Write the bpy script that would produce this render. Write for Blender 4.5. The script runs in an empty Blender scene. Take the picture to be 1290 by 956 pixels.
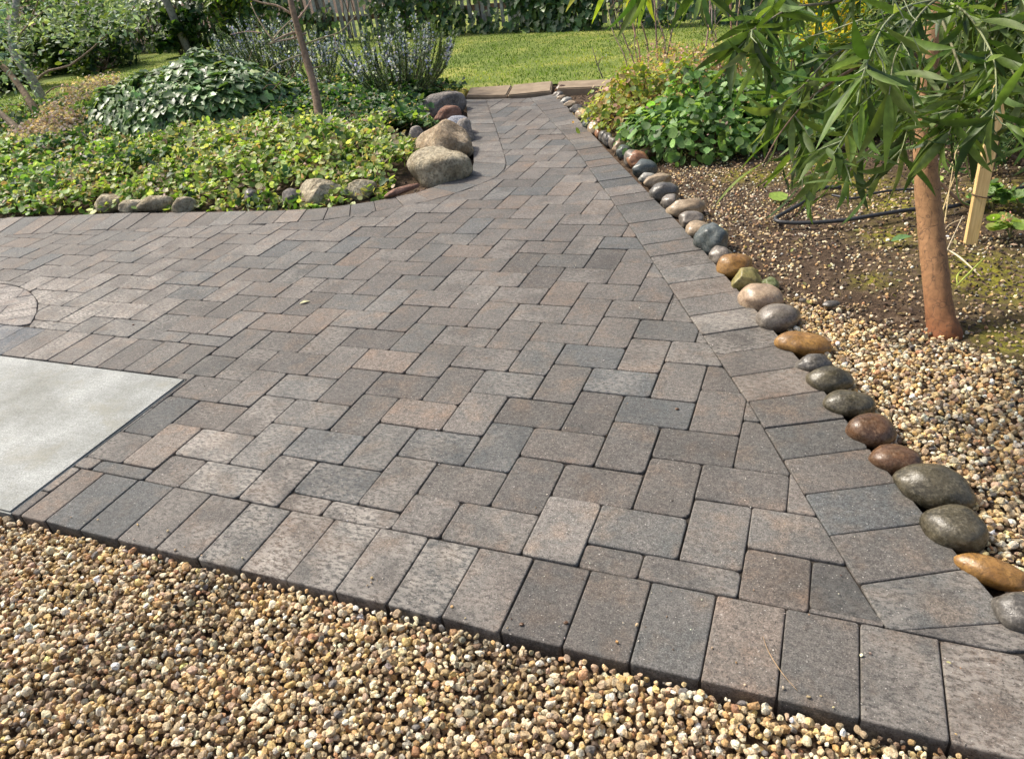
import bpy, math, random
import numpy as np
from mathutils import Vector, Matrix, noise as mnoise
random.seed(7); rng = np.random.default_rng(7)
C = bpy.context.scene.collection
PI = math.pi

# ------------------------------------------------------------------ camera numbers (solved from the paving pattern)
CF, PIT, ROLL, YAW, CX, CY, CH = 925.0, 0.548851, -0.138494, -0.443607, 0.759372, -1.572009, 1.333948
BL = 0.229; BW = 0.229 * 0.646
cR = np.array([math.cos(YAW), -math.sin(YAW), 0.]); cH = np.array([math.sin(YAW), math.cos(YAW), 0.])
cD = cH * math.cos(PIT) - np.array([0, 0, math.sin(PIT)]); cU = cH * math.sin(PIT) + np.array([0, 0, math.cos(PIT)])
CAM = np.array([CX, CY, CH])
def ray(u, v):
    x, y = u - 645, v - 478
    cr, sr = math.cos(ROLL), math.sin(ROLL)
    a = cr * x + sr * y; b = -sr * x + cr * y
    return cD + cR * (a / CF) - cU * (b / CF)
def G(u, v, z=0.0):                       # where the line of sight meets the ground
    r = ray(u, v); t = (z - CH) / r[2]
    p = CAM + r * t
    return np.array([p[0], p[1], z])
def At(u, v, d): return CAM + ray(u, v) * d
def depth(p): return float(np.dot(np.asarray(p) - CAM, cD))

cam = bpy.data.cameras.new('camera'); co = bpy.data.objects.new('camera', cam); C.objects.link(co)
cr_, sr_ = math.cos(ROLL), math.sin(ROLL)
X = cr_ * cR + sr_ * cU; Y = -sr_ * cR + cr_ * cU; Z = -cD
co.matrix_world = Matrix(((X[0], Y[0], Z[0], CX), (X[1], Y[1], Z[1], CY), (X[2], Y[2], Z[2], CH), (0, 0, 0, 1)))
cam.sensor_width = 36; cam.lens = CF / 1290 * 36; cam.clip_start = 0.02; cam.clip_end = 400
bpy.context.scene.camera = co

# ------------------------------------------------------------------ helpers
def tag(o, label=None, cat=None, group=None, kind=None):
    if label: o['label'] = label
    if cat: o['category'] = cat
    if group: o['group'] = group
    if kind: o['kind'] = kind
    return o
def empty(name, loc, label, cat, group=None):
    o = bpy.data.objects.new(name, None); C.objects.link(o); o.location = loc; o.empty_display_size = .1
    return tag(o, label, cat, group)
def link(name, me, mat, parent=None):
    o = bpy.data.objects.new(name, me); C.objects.link(o)
    if mat: me.materials.append(mat)
    if parent:
        o.parent = parent; o.matrix_parent_inverse = Matrix.Translation(-Vector(parent.location))
    return o
def trimesh(name, V, T, mat, cols=None, smooth=True, parent=None, extra=None):
    V = np.asarray(V, np.float32); T = np.asarray(T, np.int32)
    me = bpy.data.meshes.new(name)
    me.vertices.add(len(V)); me.vertices.foreach_set('co', V.ravel())
    me.loops.add(T.size); me.loops.foreach_set('vertex_index', T.ravel())
    k = T.shape[1]
    me.polygons.add(len(T)); me.polygons.foreach_set('loop_start', np.arange(0, T.size, k, dtype=np.int32))
    me.polygons.foreach_set('loop_total', np.full(len(T), k, np.int32))
    me.polygons.foreach_set('use_smooth', np.full(len(T), smooth, bool))
    if cols is not None:
        a = me.color_attributes.new('Col', 'FLOAT_COLOR', 'POINT')
        c = np.ones((len(V), 4), np.float32); c[:, :3] = cols; a.data.foreach_set('color', c.ravel())
    me.update(calc_edges=True); me.validate()
    return link(name, me, mat, parent)
class Bag:
    def __init__(s): s.V = []; s.T = []; s.C = []; s.n = 0
    def add(s, V, T, c):
        V = np.asarray(V, float); s.V.append(V); s.T.append(np.asarray(T) + s.n); s.n += len(V)
        s.C.append(np.broadcast_to(np.asarray(c, float), (len(V), 3)))
    def inst(s, tv, tt, pos, R, scl, cols):
        m, n = len(pos), len(tv)
        if m == 0: return
        scl = np.asarray(scl, float)
        if scl.ndim == 1: scl = scl[:, None].repeat(3, 1)
        W = tv[None] * scl[:, None, :]
        W = np.einsum('mij,mnj->mni', R, W) + np.asarray(pos)[:, None, :]
        T = (tt[None] + (np.arange(m) * n)[:, None, None]).reshape(-1, tt.shape[1])
        s.add(W.reshape(-1, 3), T, np.asarray(cols)[:, None, :].repeat(n, 1).reshape(-1, 3))
    def build(s, name, mat, parent=None, smooth=True):
        return trimesh(name, np.vstack(s.V), np.vstack(s.T), mat, np.vstack(s.C), smooth, parent)
def frames(nrm, head):
    nrm = np.asarray(nrm, float); nrm = nrm / np.linalg.norm(nrm, axis=1, keepdims=True)
    x = head - nrm * np.sum(head * nrm, 1, keepdims=True)
    x = x / (np.linalg.norm(x, axis=1, keepdims=True) + 1e-9)
    y = np.cross(nrm, x)
    return np.stack([x, y, nrm], 2)
def randrot(m):
    q = rng.normal(size=(m, 4)); q /= np.linalg.norm(q, axis=1, keepdims=True)
    w, x, y, z = q.T
    return np.stack([np.stack([1-2*(y*y+z*z), 2*(x*y-z*w), 2*(x*z+y*w)], 1), np.stack([2*(x*y+z*w), 1-2*(x*x+z*z), 2*(y*z-x*w)], 1), np.stack([2*(x*z-y*w), 2*(y*z+x*w), 1-2*(x*x+y*y)], 1)], 1)
def upnormals(m, spread):
    n = rng.normal(size=(m, 3)) * spread; n[:, 2] += 1; return n
def varcol(m, base, var=.25, hue=.08):
    base = np.asarray(base, float)
    c = base[None] * np.exp(rng.normal(size=(m, 1)) * var) * np.exp(rng.normal(size=(m, 3)) * hue)
    return np.clip(c, 0.002, .95)
def pickcol(m, pal, w=None, var=.2, hue=.05):
    pal = np.asarray(pal, float); i = rng.choice(len(pal), m, p=None if w is None or len(w) != len(pal) else np.array(w) / np.sum(w))
    return np.clip(pal[i] * np.exp(rng.normal(size=(m, 1)) * var) * np.exp(rng.normal(size=(m, 3)) * hue), .002, .95)
def tube(bag, pts, rad, col, seg=7, cap=True, wob=0.0):
    pts = np.asarray(pts, float); n = len(pts)
    rad = np.interp(np.linspace(0, 1, n), np.linspace(0, 1, len(rad)), rad) if len(rad) != n else np.asarray(rad)
    tan = np.gradient(pts, axis=0); tan /= np.linalg.norm(tan, axis=1, keepdims=True) + 1e-9
    ref = np.array([.31, .17, .93]) if abs(tan[0][2]) < .8 else np.array([.93, .21, .1])
    V = []
    u = np.cross(tan[0], ref); u /= np.linalg.norm(u)
    for i in range(n):
        u = u - tan[i] * np.dot(u, tan[i]); u /= np.linalg.norm(u); w = np.cross(tan[i], u)
        for k in range(seg):
            a = 2 * PI * k / seg; r = rad[i] * (1 + wob * random.uniform(-1, 1))
            V.append(pts[i] + r * (math.cos(a) * u + math.sin(a) * w))
    T = []
    for i in range(n - 1):
        for k in range(seg):
            a, b = i * seg + k, i * seg + (k + 1) % seg
            T += [(a, b, b + seg), (a, b + seg, a + seg)]
    if cap:
        V.append(pts[0]); V.append(pts[-1]); c0, c1 = len(V) - 2, len(V) - 1
        for k in range(seg):
            T.append((c0, (k + 1) % seg, k)); T.append((c1, (n - 1) * seg + k, (n - 1) * seg + (k + 1) % seg))
    bag.add(V, T, col)
def curve(pts, n=12):
    pts = np.asarray(pts, float); m = len(pts)
    if m == 2: return pts[0] + (pts[1] - pts[0]) * np.linspace(0, 1, n)[:, None]
    P = np.vstack([2 * pts[0] - pts[1], pts, 2 * pts[-1] - pts[-2]]); out = []
    for t in np.linspace(0, m - 1 - 1e-6, n):
        i = int(t); f = t - i; a, b, c, d = P[i], P[i + 1], P[i + 2], P[i + 3]
        out.append(.5 * ((2 * b) + (-a + c) * f + (2 * a - 5 * b + 4 * c - d) * f * f + (-a + 3 * b - 3 * c + d) * f ** 3))
    return np.array(out)
def vn(p, s=1.0): return mnoise.noise(Vector(p) * s)

# ------------------------------------------------------------------ materials
def newmat(name):
    m = bpy.data.materials.new(name); m.use_nodes = True; nt = m.node_tree; nt.nodes.clear()
    out = nt.nodes.new('ShaderNodeOutputMaterial'); b = nt.nodes.new('ShaderNodeBsdfPrincipled')
    nt.links.new(b.outputs[0], out.inputs[0])
    return m, nt, b, out
def N(nt, t, **k):
    n = nt.nodes.new(t)
    for a, v in k.items():
        if a in n.inputs: n.inputs[a].default_value = v
        else: setattr(n, a, v)
    return n
def noise(nt, vec, scale, detail=3, rough=.5, dist=0.0):
    n = nt.nodes.new('ShaderNodeTexNoise'); n.inputs['Scale'].default_value = scale; n.inputs['Detail'].default_value = detail
    n.inputs['Roughness'].default_value = rough; n.inputs['Distortion'].default_value = dist
    if vec is not None: nt.links.new(vec, n.inputs['Vector'])
    return n.outputs[0]
def ramp(nt, fac, stops):
    r = nt.nodes.new('ShaderNodeValToRGB'); nt.links.new(fac, r.inputs[0]); e = r.color_ramp.elements
    while len(e) < len(stops): e.new(.5)
    for el, (p, c) in zip(e, stops):
        el.position = p; el.color = (c, c, c, 1) if not hasattr(c, '__len__') else (*c, 1)
    return r.outputs[0]
def mix(nt, fac, a, b, mode='MIX'):
    n = nt.nodes.new('ShaderNodeMix'); n.data_type = 'RGBA'; n.blend_type = mode
    for s, v in ((0, fac), (6, a), (7, b)):
        if isinstance(v, bpy.types.NodeSocket): nt.links.new(v, n.inputs[s])
        elif s == 0: n.inputs[0].default_value = v
        else: n.inputs[s].default_value = (*v, 1) if hasattr(v, '__len__') else (v, v, v, 1)
    return n.outputs[2]
def math_(nt, op, a, b):
    n = nt.nodes.new('ShaderNodeMath'); n.operation = op
    for i, v in enumerate((a, b)):
        if isinstance(v, bpy.types.NodeSocket): nt.links.new(v, n.inputs[i])
        else: n.inputs[i].default_value = v
    return n.outputs[0]
def bump(nt, b, h, strength, dist, prev=None):
    n = nt.nodes.new('ShaderNodeBump'); n.inputs['Strength'].default_value = strength; n.inputs['Distance'].default_value = dist
    nt.links.new(h, n.inputs['Height'])
    if prev is not None: nt.links.new(prev, n.inputs['Normal'])
    nt.links.new(n.outputs[0], b.inputs['Normal']); return n.outputs[0]
def attr(nt, name='Col'):
    n = nt.nodes.new('ShaderNodeAttribute'); n.attribute_name = name; return n
def tc(nt): return nt.nodes.new('ShaderNodeTexCoord').outputs['Object']
def leafmat(name, rough=.48, trans=.38, spec=.36):
    m, nt, b, out = newmat(name); a = attr(nt)
    n = noise(nt, tc(nt), 60, 2)
    col = mix(nt, 1.0, a.outputs['Color'], ramp(nt, n, [(.3, .75), (.7, 1.2)]), 'MULTIPLY')
    nt.links.new(col, b.inputs['Base Color']); b.inputs['Roughness'].default_value = rough
    b.inputs['Specular IOR Level'].default_value = spec
    t = nt.nodes.new('ShaderNodeBsdfTranslucent')
    tcx = mix(nt, 1.0, col, (1.35, 1.45, .55), 'MULTIPLY'); nt.links.new(tcx, t.inputs[0])
    ms = nt.nodes.new('ShaderNodeMixShader'); ms.inputs[0].default_value = trans
    nt.links.new(b.outputs[0], ms.inputs[1]); nt.links.new(t.outputs[0], ms.inputs[2]); nt.links.new(ms.outputs[0], out.inputs[0])
    return m
M = {}
M['leaf'] = leafmat('leaf'); M['leaf_gloss'] = leafmat('glossy_leaf', .42, .22, .5); M['leaf_matte'] = leafmat('matte_leaf', .6, .35, .35)
M['petal'] = leafmat('petal', .6, .4, .3)
def attrmat(name, rough=.8, nscale=80, lo=.7, hi=1.3, bstr=.5, bdist=.002, spec=.4, bscale=None, det=4):
    m, nt, b, out = newmat(name); a = attr(nt); t = tc(nt)
    n = noise(nt, t, nscale, det)
    nt.links.new(mix(nt, 1.0, a.outputs['Color'], ramp(nt, n, [(.3, lo), (.7, hi)]), 'MULTIPLY'), b.inputs['Base Color'])
    b.inputs['Roughness'].default_value = rough; b.inputs['Specular IOR Level'].default_value = spec
    bump(nt, b, noise(nt, t, bscale or nscale, 5), bstr, bdist)
    return m
M['bark'] = attrmat('bark', .85, 40, .55, 1.35, .8, .004)
M['wood_grey'] = attrmat('weathered_wood', .9, 25, .6, 1.3, .6, .003)
M['plastic_black'] = attrmat('black_plastic', .45, 60, .8, 1.3, .1, .001)
M['twig'] = attrmat('twig', .8, 60, .7, 1.3, .3, .001)
def gravelmat():
    m, nt, b, out = newmat('gravel_stone'); a = attr(nt); t = tc(nt)
    n = noise(nt, t, 160, 3, .6); n2 = noise(nt, t, 420, 3, .7)
    c = mix(nt, 1.0, a.outputs['Color'], ramp(nt, n, [(.32, (.72, .62, .52)), (.5, (1, 1, 1)), (.72, (1.3, 1.3, 1.25))]), 'MULTIPLY')
    c = mix(nt, ramp(nt, n2, [(.34, .75), (.44, 0.)]), c, (.09, .065, .045))
    nt.links.new(c, b.inputs['Base Color']); b.inputs['Roughness'].default_value = .62; b.inputs['Specular IOR Level'].default_value = .45
    p = bump(nt, b, n, .5, .004); bump(nt, b, n2, .9, .002, p)
    return m
M['gravel'] = gravelmat()
def cobblemat(name, c1, c2, c3, rough=.27, sc=14, sp=.5):
    m, nt, b, out = newmat(name); t = tc(nt)
    info = nt.nodes.new('ShaderNodeObjectInfo'); va = N(nt, 'ShaderNodeVectorMath', operation='ADD')
    cm = nt.nodes.new('ShaderNodeCombineXYZ'); nt.links.new(math_(nt, 'MULTIPLY', info.outputs['Random'], 37.), cm.inputs[0]); nt.links.new(math_(nt, 'MULTIPLY', info.outputs['Random'], 11.), cm.inputs[2])
    nt.links.new(t, va.inputs[0]); nt.links.new(cm.outputs[0], va.inputs[1]); v = va.outputs[0]
    n = noise(nt, v, sc, 4, .55, .6); n2 = noise(nt, v, sc * 9, 4, .7)
    c = mix(nt, ramp(nt, n, [(.38, 0.), (.6, 1.)]), c1, c2)
    c = mix(nt, ramp(nt, n2, [(.50, 0.), (.66, .8)]), c, c3)
    n5 = noise(nt, v, sc * 3.2, 5, .75, 1.2); c = mix(nt, 1., c, ramp(nt, n5, [(.33, .62), (.67, 1.4)]), 'MULTIPLY')
    nt.links.new(c, b.inputs['Base Color'])
    nt.links.new(ramp(nt, n2, [(.3, rough * .8), (.8, rough * 1.9)]), b.inputs['Roughness']); b.inputs['Specular IOR Level'].default_value = sp
    n4 = noise(nt, v, sc * 2.5, 5, .7); p = bump(nt, b, n4, .35 if rough < .5 else .9, .006 if rough < .5 else .03); bump(nt, b, n2, .4, .002 if rough < .5 else .008, p)
    return m
CM = {'grey': ((.055, .05, .044), (.11, .10, .084), (.19, .175, .15)), 'olive': ((.045, .038, .022), (.09, .076, .046), (.16, .14, .095)),
      'gold': ((.20, .10, .026), (.30, .165, .05), (.12, .06, .02)), 'brown': ((.06, .032, .017), (.12, .062, .03), (.19, .12, .07)),
      'tan': ((.27, .2, .125), (.38, .29, .19), (.2, .14, .08)), 'pink': ((.32, .23, .16), (.4, .3, .2), (.24, .15, .09)),
      'blue': ((.045, .056, .052), (.09, .105, .10), (.16, .16, .145)), 'mossy': ((.22, .19, .06), (.33, .28, .11), (.12, .09, .04)),
      'green': ((.09, .11, .04), (.15, .17, .07), (.2, .2, .1)), 'mauve': ((.12, .10, .08), (.19, .165, .135), (.25, .22, .18)),
      'orange': ((.25, .11, .05), (.34, .17, .08), (.2, .12, .08)), 'pale': ((.26, .255, .22), (.36, .345, .3), (.2, .19, .16))}
for k, (a, b_, c) in CM.items(): M['cob_' + k] = cobblemat('river_stone_' + k, a, b_, c)
M['boulder_tan'] = cobblemat('tan_boulder', (.27, .2, .125), (.44, .35, .24), (.17, .12, .07), .75, 7, .3)
M['boulder_pale'] = cobblemat('pale_boulder', (.26, .215, .14), (.46, .40, .28), (.14, .115, .07), .75, 7, .3)
M['boulder_grey'] = cobblemat('grey_boulder', (.13, .115, .10), (.25, .22, .19), (.36, .33, .29), .65, 7, .3)
M['boulder_red'] = cobblemat('red_boulder', (.2, .095, .06), (.3, .17, .12), (.22, .17, .14), .7, 9, .3)
M['boulder_blue'] = cobblemat('bluish_boulder', (.2, .21, .24), (.36, .38, .42), (.14, .13, .14), .55, 9, .4)

def pavermat():
    m, nt, b, out = newmat('concrete_paver'); t = tc(nt); a = attr(nt); e = attr(nt, 'eff'); ro = attr(nt, 'ro')
    va = N(nt, 'ShaderNodeVectorMath', operation='ADD'); nt.links.new(t, va.inputs[0]); nt.links.new(ro.outputs['Vector'], va.inputs[1]); v = va.outputs[0]
    big = noise(nt, v, 8, 4, .6, .5)
    c = mix(nt, ramp(nt, big, [(.36, 0.), (.62, .8)]), a.outputs['Color'], mix(nt, 1., a.outputs['Color'], (.72, .80, .84), 'MULTIPLY'))
    c = mix(nt, ramp(nt, noise(nt, v, 8, 4, .6), [(.5, 0.), (.68, .85)]), c, mix(nt, 1., a.outputs['Color'], (1.26, 1.09, .95), 'MULTIPLY'))
    fine = noise(nt, t, 260, 4, .85)
    c = mix(nt, 1., c, ramp(nt, fine, [(.33, .36), (.5, .95), (.67, 1.95)]), 'MULTIPLY')
    mid = noise(nt, t, 75, 4, .8)
    c = mix(nt, 1., c, ramp(nt, mid, [(.36, .64), (.64, 1.36)]), 'MULTIPLY')
    grime = noise(nt, t, 2.2, 3, .6)
    c = mix(nt, 1., c, ramp(nt, grime, [(.3, .76), (.7, 1.22)]), 'MULTIPLY')
    # pale mineral bloom on worn stones
    mp = N(nt, 'ShaderNodeMapping'); nt.links.new(t, mp.inputs[0]); mp.inputs['Scale'].default_value = (1, 2.1, 1); mp.inputs['Rotation'].default_value = (0, 0, .5)
    ef = noise(nt, mp.outputs[0], 48, 5, .72)
    ef2 = noise(nt, t, 8, 2, .5)
    em = math_(nt, 'MULTIPLY', ramp(nt, ef, [(.42, 0.), (.56, 1.)]), ramp(nt, ef2, [(.35, .15), (.6, 1.)]))
    em = math_(nt, 'MULTIPLY', em, e.outputs['Fac'])
    c = mix(nt, em, c, (.42, .385, .335))
    specks = noise(nt, t, 190, 1, .4)
    c = mix(nt, ramp(nt, specks, [(.735, 0.), (.76, .8)]), c, (.5, .47, .42))
    c = mix(nt, ramp(nt, noise(nt, v, 170, 1, .4), [(.70, 0.), (.73, .85)]), c, (.035, .03, .027))
    nt.links.new(c, b.inputs['Base Color']); b.inputs['Roughness'].default_value = .74; b.inputs['Specular IOR Level'].default_value = .42
    p = bump(nt, b, noise(nt, t, 240, 5, .8), .8, .003)
    bump(nt, b, noise(nt, t, 38, 3, .6), .35, .004, p)
    return m
M['paver'] = pavermat()
def soilmat(name, moss=True):
    m, nt, b, out = newmat(name); t = tc(nt)
    n = noise(nt, t, 22, 6, .7); n2 = noise(nt, t, 180, 4, .7); n3 = noise(nt, t, 3.2, 4, .6)
    c = ramp(nt, n, [(.3, (.032, .022, .015)), (.5, (.08, .054, .035)), (.72, (.17, .122, .082))])
    c = mix(nt, 1., c, ramp(nt, n2, [(.3, .55), (.7, 1.5)]), 'MULTIPLY')
    if moss:
        a = attr(nt)
        mm = math_(nt, 'MULTIPLY', a.outputs['Fac'], ramp(nt, noise(nt, t, 28, 5, .75), [(.40, 0.), (.56, 1.)]))
        mc = ramp(nt, noise(nt, t, 60, 4, .7), [(.3, (.10, .11, .012)), (.55, (.27, .25, .03)), (.75, (.42, .36, .06))])
        c = mix(nt, mm, c, mc)
    nt.links.new(c, b.inputs['Base Color']); b.inputs['Roughness'].default_value = .95; b.inputs['Specular IOR Level'].default_value = .15
    p = bump(nt, b, n, .7, .02); bump(nt, b, n2, .8, .006, p)
    return m
M['soil'] = soilmat('garden_soil')
def simple(name, stops, scale, rough=.9, bd=.003, det=5, spec=.3, bscale=None, dist=0.):
    m, nt, b, out = newmat(name); t = tc(nt)
    nt.links.new(ramp(nt, noise(nt, t, scale, det, .65, dist), stops), b.inputs['Base Color'])
    b.inputs['Roughness'].default_value = rough; b.inputs['Specular IOR Level'].default_value = spec
    bump(nt, b, noise(nt, t, bscale or scale * 4, 5, .7), .6, bd)
    return m
M['joint'] = simple('joint_sand', [(.3, (.02, .016, .012)), (.7, (.06, .05, .04))], 90)
M['flag'] = simple('sandstone_edging', [(.3, (.2, .15, .1)), (.7, (.33, .26, .18))], 9)
M['flag_yellow'] = simple('sunlit_edging', [(.3, (.42, .33, .05)), (.7, (.62, .5, .1))], 9)  # same edging with the yellow of sunlight put into its colour
def slabmat():
    m, nt, b, out = newmat('brushed_concrete'); t = tc(nt)
    mp = N(nt, 'ShaderNodeMapping'); nt.links.new(t, mp.inputs[0]); mp.inputs['Scale'].default_value = (1, 9, 1); mp.inputs['Rotation'].default_value = (0, 0, .25)
    n = noise(nt, t, 2.6, 5, .6); st = noise(nt, mp.outputs[0], 11, 5, .7, .3); f = noise(nt, t, 260, 3, .7)
    c = ramp(nt, n, [(.3, (.12, .125, .105)), (.5, (.22, .232, .218)), (.7, (.34, .355, .34))])
    c = mix(nt, 1., c, ramp(nt, st, [(.3, .86), (.7, 1.14)]), 'MULTIPLY')
    c = mix(nt, 1., c, ramp(nt, f, [(.35, .62), (.65, 1.36)]), 'MULTIPLY')
    c = mix(nt, ramp(nt, noise(nt, t, 7, 5, .7, .5), [(.52, 0.), (.7, .5)]), c, (.2, .19, .14))
    c = mix(nt, ramp(nt, noise(nt, t, 120, 2, .5), [(.66, 0.), (.72, .7)]), c, (.1, .095, .08))
    nt.links.new(c, b.inputs['Base Color']); b.inputs['Roughness'].default_value = .7
    p = bump(nt, b, st, .4, .004); bump(nt, b, f, .3, .001, p)
    return m
M['slab'] = slabmat()
def lawnmat():
    m, nt, b, out = newmat('lawn_turf'); t = tc(nt)
    c = ramp(nt, noise(nt, t, 1.3, 4, .65), [(.3, (.11, .16, .035)), (.5, (.18, .23, .055)), (.68, (.34, .34, .09))])  # yellow-green noise paints sunlit patches into the turf colour
    c = mix(nt, 1., c, ramp(nt, noise(nt, t, 45, 4, .7), [(.3, .6), (.7, 1.35)]), 'MULTIPLY')
    nt.links.new(c, b.inputs['Base Color']); b.inputs['Roughness'].default_value = .9; b.inputs['Specular IOR Level'].default_value = .15
    bump(nt, b, noise(nt, t, 70, 4, .7), .8, .02)
    return m
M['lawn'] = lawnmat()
def stakemat():
    m, nt, b, out = newmat('pine_stake'); t = tc(nt)
    mp = N(nt, 'ShaderNodeMapping'); nt.links.new(t, mp.inputs[0]); mp.inputs['Scale'].default_value = (9, 9, .6)
    nt.links.new(ramp(nt, noise(nt, mp.outputs[0], 16, 4, .6), [(.3, (.43, .27, .09)), (.6, (.6, .42, .17)), (.8, (.66, .5, .25))]), b.inputs['Base Color'])
    b.inputs['Roughness'].default_value = .7; bump(nt, b, noise(nt, mp.outputs[0], 40, 3), .4, .001)
    return m
M['stake'] = stakemat()
def trunkmat():
    m, nt, b, out = newmat('acacia_bark'); t = tc(nt); a = attr(nt)
    mp = N(nt, 'ShaderNodeMapping'); nt.links.new(t, mp.inputs[0]); mp.inputs['Scale'].default_value = (1, 1, .16)
    w = nt.nodes.new('ShaderNodeTexVoronoi'); w.feature = 'DISTANCE_TO_EDGE'; w.inputs['Scale'].default_value = 34
    ds = N(nt, 'ShaderNodeVectorMath', operation='ADD'); nz = nt.nodes.new('ShaderNodeTexNoise'); nz.inputs['Scale'].default_value = 18; nt.links.new(t, nz.inputs[0])
    sc = N(nt, 'ShaderNodeVectorMath', operation='SCALE'); nt.links.new(nz.outputs['Color'], sc.inputs[0]); sc.inputs['Scale'].default_value = .07
    nt.links.new(mp.outputs[0], ds.inputs[0]); nt.links.new(sc.outputs[0], ds.inputs[1]); nt.links.new(ds.outputs[0], w.inputs['Vector'])
    n = noise(nt, t, 55, 5, .65)
    c = mix(nt, 1., a.outputs['Color'], ramp(nt, n, [(.3, .7), (.7, 1.25)]), 'MULTIPLY')
    c = mix(nt, ramp(nt, w.outputs[0], [(0., .8), (.03, 0.)]), c, (.08, .045, .028))
    nt.links.new(c, b.inputs['Base Color']); b.inputs['Roughness'].default_value = .8
    p = bump(nt, b, ramp(nt, w.outputs[0], [(0., 0.), (.05, 1.)]), .3, .002); bump(nt, b, n, .4, .003, p)
    return m
M['trunk'] = trunkmat()

# ------------------------------------------------------------------ paving polygons
def area(P):
    x, y = P[:, 0], P[:, 1]; return .5 * np.sum(x * np.roll(y, -1) - y * np.roll(x, -1))
def clip_half(P, a, b):
    out = []; n = len(P); d = b - a
    s = lambda p: d[0] * (p[1] - a[1]) - d[1] * (p[0] - a[0])
    for i in range(n):
        p, q = P[i], P[(i + 1) % n]; sp, sq = s(p), s(q)
        if sp >= 0: out.append(p)
        if (sp >= 0) != (sq >= 0): out.append(p + (q - p) * (sp / (sp - sq)))
    return np.array(out) if len(out) >= 3 else None
def clip_convex(P, Cv):
    for i in range(len(Cv)):
        P = clip_half(P, Cv[i], Cv[(i + 1) % len(Cv)])
        if P is None: return None
    return P
def clean(P, eps=.004):
    out = []
    for p in P:
        if not out or np.linalg.norm(p - out[-1]) > eps: out.append(p)
    while len(out) > 2 and np.linalg.norm(out[0] - out[-1]) < eps: out.pop()
    out2 = []
    n = len(out)
    for i in range(n):
        a, b, c = out[i - 1], out[i], out[(i + 1) % n]
        u = (b - a) / np.linalg.norm(b - a); v = (c - b) / np.linalg.norm(c - b)
        if abs(u[0] * v[1] - u[1] * v[0]) > .03: out2.append(b)
    return np.array(out2) if len(out2) >= 3 else None
def offset(P, d):
    n = len(P); out = []
    for i in range(n):
        a, b, c = P[i - 1], P[i], P[(i + 1) % n]
        u = (b - a) / (np.linalg.norm(b - a) + 1e-9); v = (c - b) / (np.linalg.norm(c - b) + 1e-9)
        n1 = np.array([-u[1], u[0]]); n2 = np.array([-v[1], v[0]]); m = n1 + n2; k = 1 + np.dot(n1, n2)
        out.append(b + m / max(k, .35) * d)
    return np.array(out)
def roundc(P, r):
    n = len(P); out = []
    for i in range(n):
        a, b, c = P[i - 1], P[i], P[(i + 1) % n]
        la, lc = np.linalg.norm(a - b), np.linalg.norm(c - b)
        rr = min(r * random.uniform(.6, 1.5), la * .35, lc * .35)
        p, q = b + (a - b) / la * rr, b + (c - b) / lc * rr
        out += [p, .25 * p + .5 * b + .25 * q, q]
    return np.array(out)
def P2(l): return np.array([G(u, v)[:2] for u, v in l])
inR = P2([(1160, 872), (1110, 778), (1060, 700), (945, 510), (870, 400), (780, 265), (720, 180), (668, 123.5)])
outR = P2([(1310, 818), (1285, 790), (1200, 690), (1100, 570), (1010, 455), (860, 285), (775, 200), (700, 118.5)])
yB = -0.148 - .229 - .001; yB2 = -0.611
pairs = [((586.4, 125.6), (612, 125.4)), ((588.6, 144), (618.5, 144)), ((591.5, 166), (626, 165)), ((595.5, 190), (634, 190)), ((596.8, 202.5), (638, 205)), ((596, 211), (636.2, 212.7)), ((587.8, 220), (625.9, 223)),
         ((572, 226.5), (612, 229.5)), ((553, 233), (588, 239)), ((524.6, 242.8), (545, 252)), ((476.4, 252.2), (480.6, 264.7)), ((422, 260.5), (416.8, 276.2)), ((371.8, 264.7), (357, 281)), ((330, 265.8), (305, 283)), ((150, 268.5), (118, 290)), ((0, 275), (-40, 299))]
oL = P2([a for a, b in pairs]); iL = P2([b for a, b in pairs])
dl = np.array([-2.4, -.28]); oL = np.vstack([oL, oL[-1] + dl]); iL = np.vstack([iL, iL[-1] + dl])
xs = -1.44
rowT, rowB = .412, .172
circ = P2([(10, 359.5), (25, 361), (42.7, 370.8), (47, 380), (47, 387.7), (42.7, 401.5)])
A_ = np.c_[2 * circ, np.ones(len(circ))]; sol = np.linalg.lstsq(A_, (circ ** 2).sum(1), rcond=None)[0]
cc = np.array([-3.408, -.085]); crad = .90
print('circle', cc, crad)
region = np.vstack([[[xs, yB], [inR[0][0] + .1, yB]], inR[inR[:, 1] > yB], iL, [[iL[-1][0], rowT], [-1.5, rowT], [-1.5, rowB - .01], [xs, rowB - .01]]])
if area(region) < 0: region = region[::-1]
polys = []      # (polygon, kind)
gap = .0016
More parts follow.
